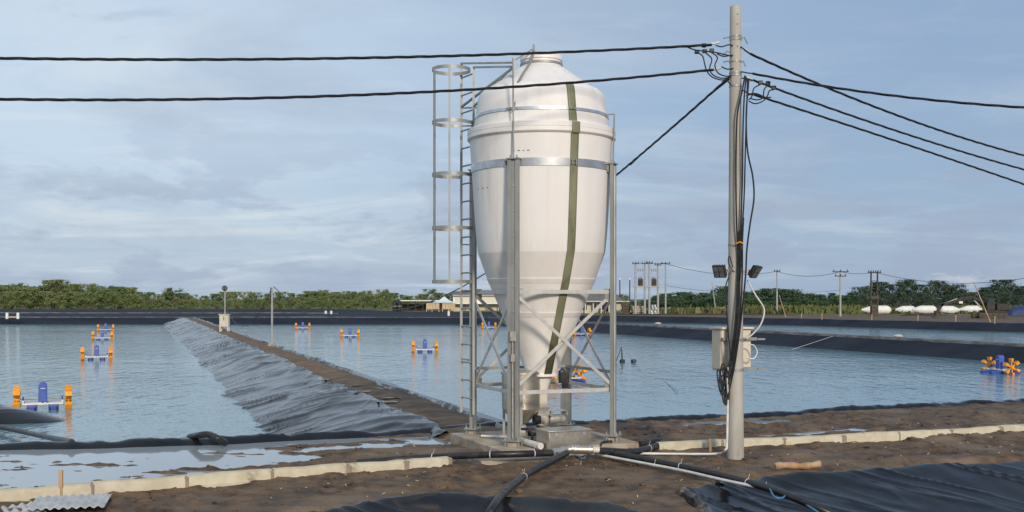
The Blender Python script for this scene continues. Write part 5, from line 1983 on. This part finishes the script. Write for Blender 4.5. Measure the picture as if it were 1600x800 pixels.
# excavator
YE = 150.0
ke = YE / F
ex = thing('excavator', 'dark muddy tracked excavator with its arm reaching left on the far bank', 'excavator', tuple(pd(1546, 498, YE)))
ep = lambda px, py, dy=0.0: Vector(((px - 1546) * ke, dy, (498 - py) * ke))
for yy in (-1.1, 1.1):
    tr = MB()
    oval = []
    for k in range(20):
        a = 2 * PI * k / 20
        oval.append((math.copysign(1.55, math.cos(a)) * (1 if abs(math.cos(a)) > .3 else abs(math.cos(a)) / .3) + .38 * math.cos(a), .42 + .42 * math.sin(a)))
    tr.prism(oval, -.3, .3, (0, yy, 0), (Vector((1, 0, 0)), UP, Vector((0, -1, 0))))
    t_ = tr.build('track', M['rust'], ex)
    for k in range(5):
        MB().disc_axis((-1.4 + k * .7, yy - .36, .38), (0, 1, 0), [(.22, 0), (.24, .04), (.24, .1)], 12).build('roller', M['dark'], t_)
MB().box((.3, 0, 1.0), (2.4, 2.2, .3)).build('deck', M['yellow'], ex, bevel=.05)
MB().box((1.35, 0, 1.55), (1.7, 2.3, .95)).build('engine_cover', M['yellow'], ex, bevel=.12)
MB().box((2.2, 0, 1.4), (.5, 2.2, .7)).build('counterweight', M['rust'], ex, bevel=.15)
cabp = [(-.75, 1.15), (.35, 1.15), (.35, 2.75), (-.45, 2.75), (-.75, 2.0)]
cb_ = MB().prism(cabp, .1, 1.0, (0, 0, 0), (Vector((1, 0, 0)), UP, Vector((0, -1, 0)))).build('cab', M['yellow'], ex, bevel=.04)
MB().box((-.1, -1.01, 2.2), (.7, .03, .75)).build('cab_window', M['window'], cb_)
boom = [ep(1541, 480), ep(1532, 470), ep(1519, 464.5), ep(1505, 466.5), ep(1487, 472), ep(1470, 477)]
b_ = MB()
for i, (p, q) in enumerate(zip(boom[:-1], boom[1:])):
    b_.bar(p, q + (q - p).normalized() * .05, .34, [.5, .62, .62, .5, .42][i], up=(0, 1, 0))
b_.build('boom', M['yellow'], ex)
MB().bar(ep(1473, 474), ep(1463, 489), .3, .42, up=(0, 1, 0)).build('stick', M['yellow'], ex)
MB().bar(ep(1495, 467), ep(1476, 474), .14, .16, up=(0, 1, 0)).build('ram', M['galv'], ex)
MB().bar(ep(1533, 481), ep(1521, 468), .14, .18, up=(0, 1, 0)).build('ram', M['galv'], ex)
bk_ = [(0, 0), (.25, -.55), (.0, -.95), (-.55, -.9), (-.2, -.6), (-.15, 0)]
MB().prism([(a, b) for a, b in reversed(bk_)], -.5, .5, ep(1463, 489) + UP * .3, (Vector((1, 0, 0)), UP, Vector((0, -1, 0)))).build('bucket', M['rust'], ex)
MB().box(ep(1500, 472.5, -.33), (.5, .02, .28)).build('boom_mark', M['white'], ex)

# blue tarpaulin heap
xs = np.linspace(-2.5, 3.5, 26)
ysv = np.linspace(-1.5, 1.5, 16)
X, Yg = np.meshgrid(xs, ysv, indexing='ij')
Z = 1.45 * np.clip(1 - (np.abs(X - .5) / 3.0) ** 4, 0, 1) ** .5 * np.clip(1 - (np.abs(Yg) / 1.5) ** 3, 0, 1) ** .5 + .18 * fbm(X * 1.1, Yg * 1.3, 3, 95) - .1
p = pd(1597, 492, 170)
tb_ = grid_mesh('tarpaulin_heap', X, Yg, Z, M['tarp'], None)
tb_.location = p
tag(tb_, 'blue tarpaulin covered heap at the right edge beside the excavator', 'tarpaulin')
# low spoil heaps round the far machines
for (px, py, w_, h_, lab) in ((1420, 494, 9, .5, 'low dark soil ridge in front of the lying tanks'), (1530, 498, 8, .55, 'low dark soil ridge under the excavator'), (1100, 491, 16, .45, 'long low soil ridge at the hedge foot right of the transformer row')):
    p = pd(px, py, 172 if px > 1200 else 182)
    if px == 1530:
        p = pd(px, py, 158)
    xs = np.linspace(-w_, w_, 60)
    ysv = np.linspace(-2.0, 2.0, 14)
    X, Yg = np.meshgrid(xs, ysv, indexing='ij')
    Z = h_ * np.clip(1 - (X / w_) ** 4, 0, 1) * np.clip(1 - (Yg / 2.0) ** 2, 0, 1) * (.6 + .5 * fbm(X * .5, Yg * .5, 3, int(px))) - .15
    o = grid_mesh('soil_ridge', X, Yg, Z, M['clod'])
    o.location = p
# brown soil band beyond the right ponds
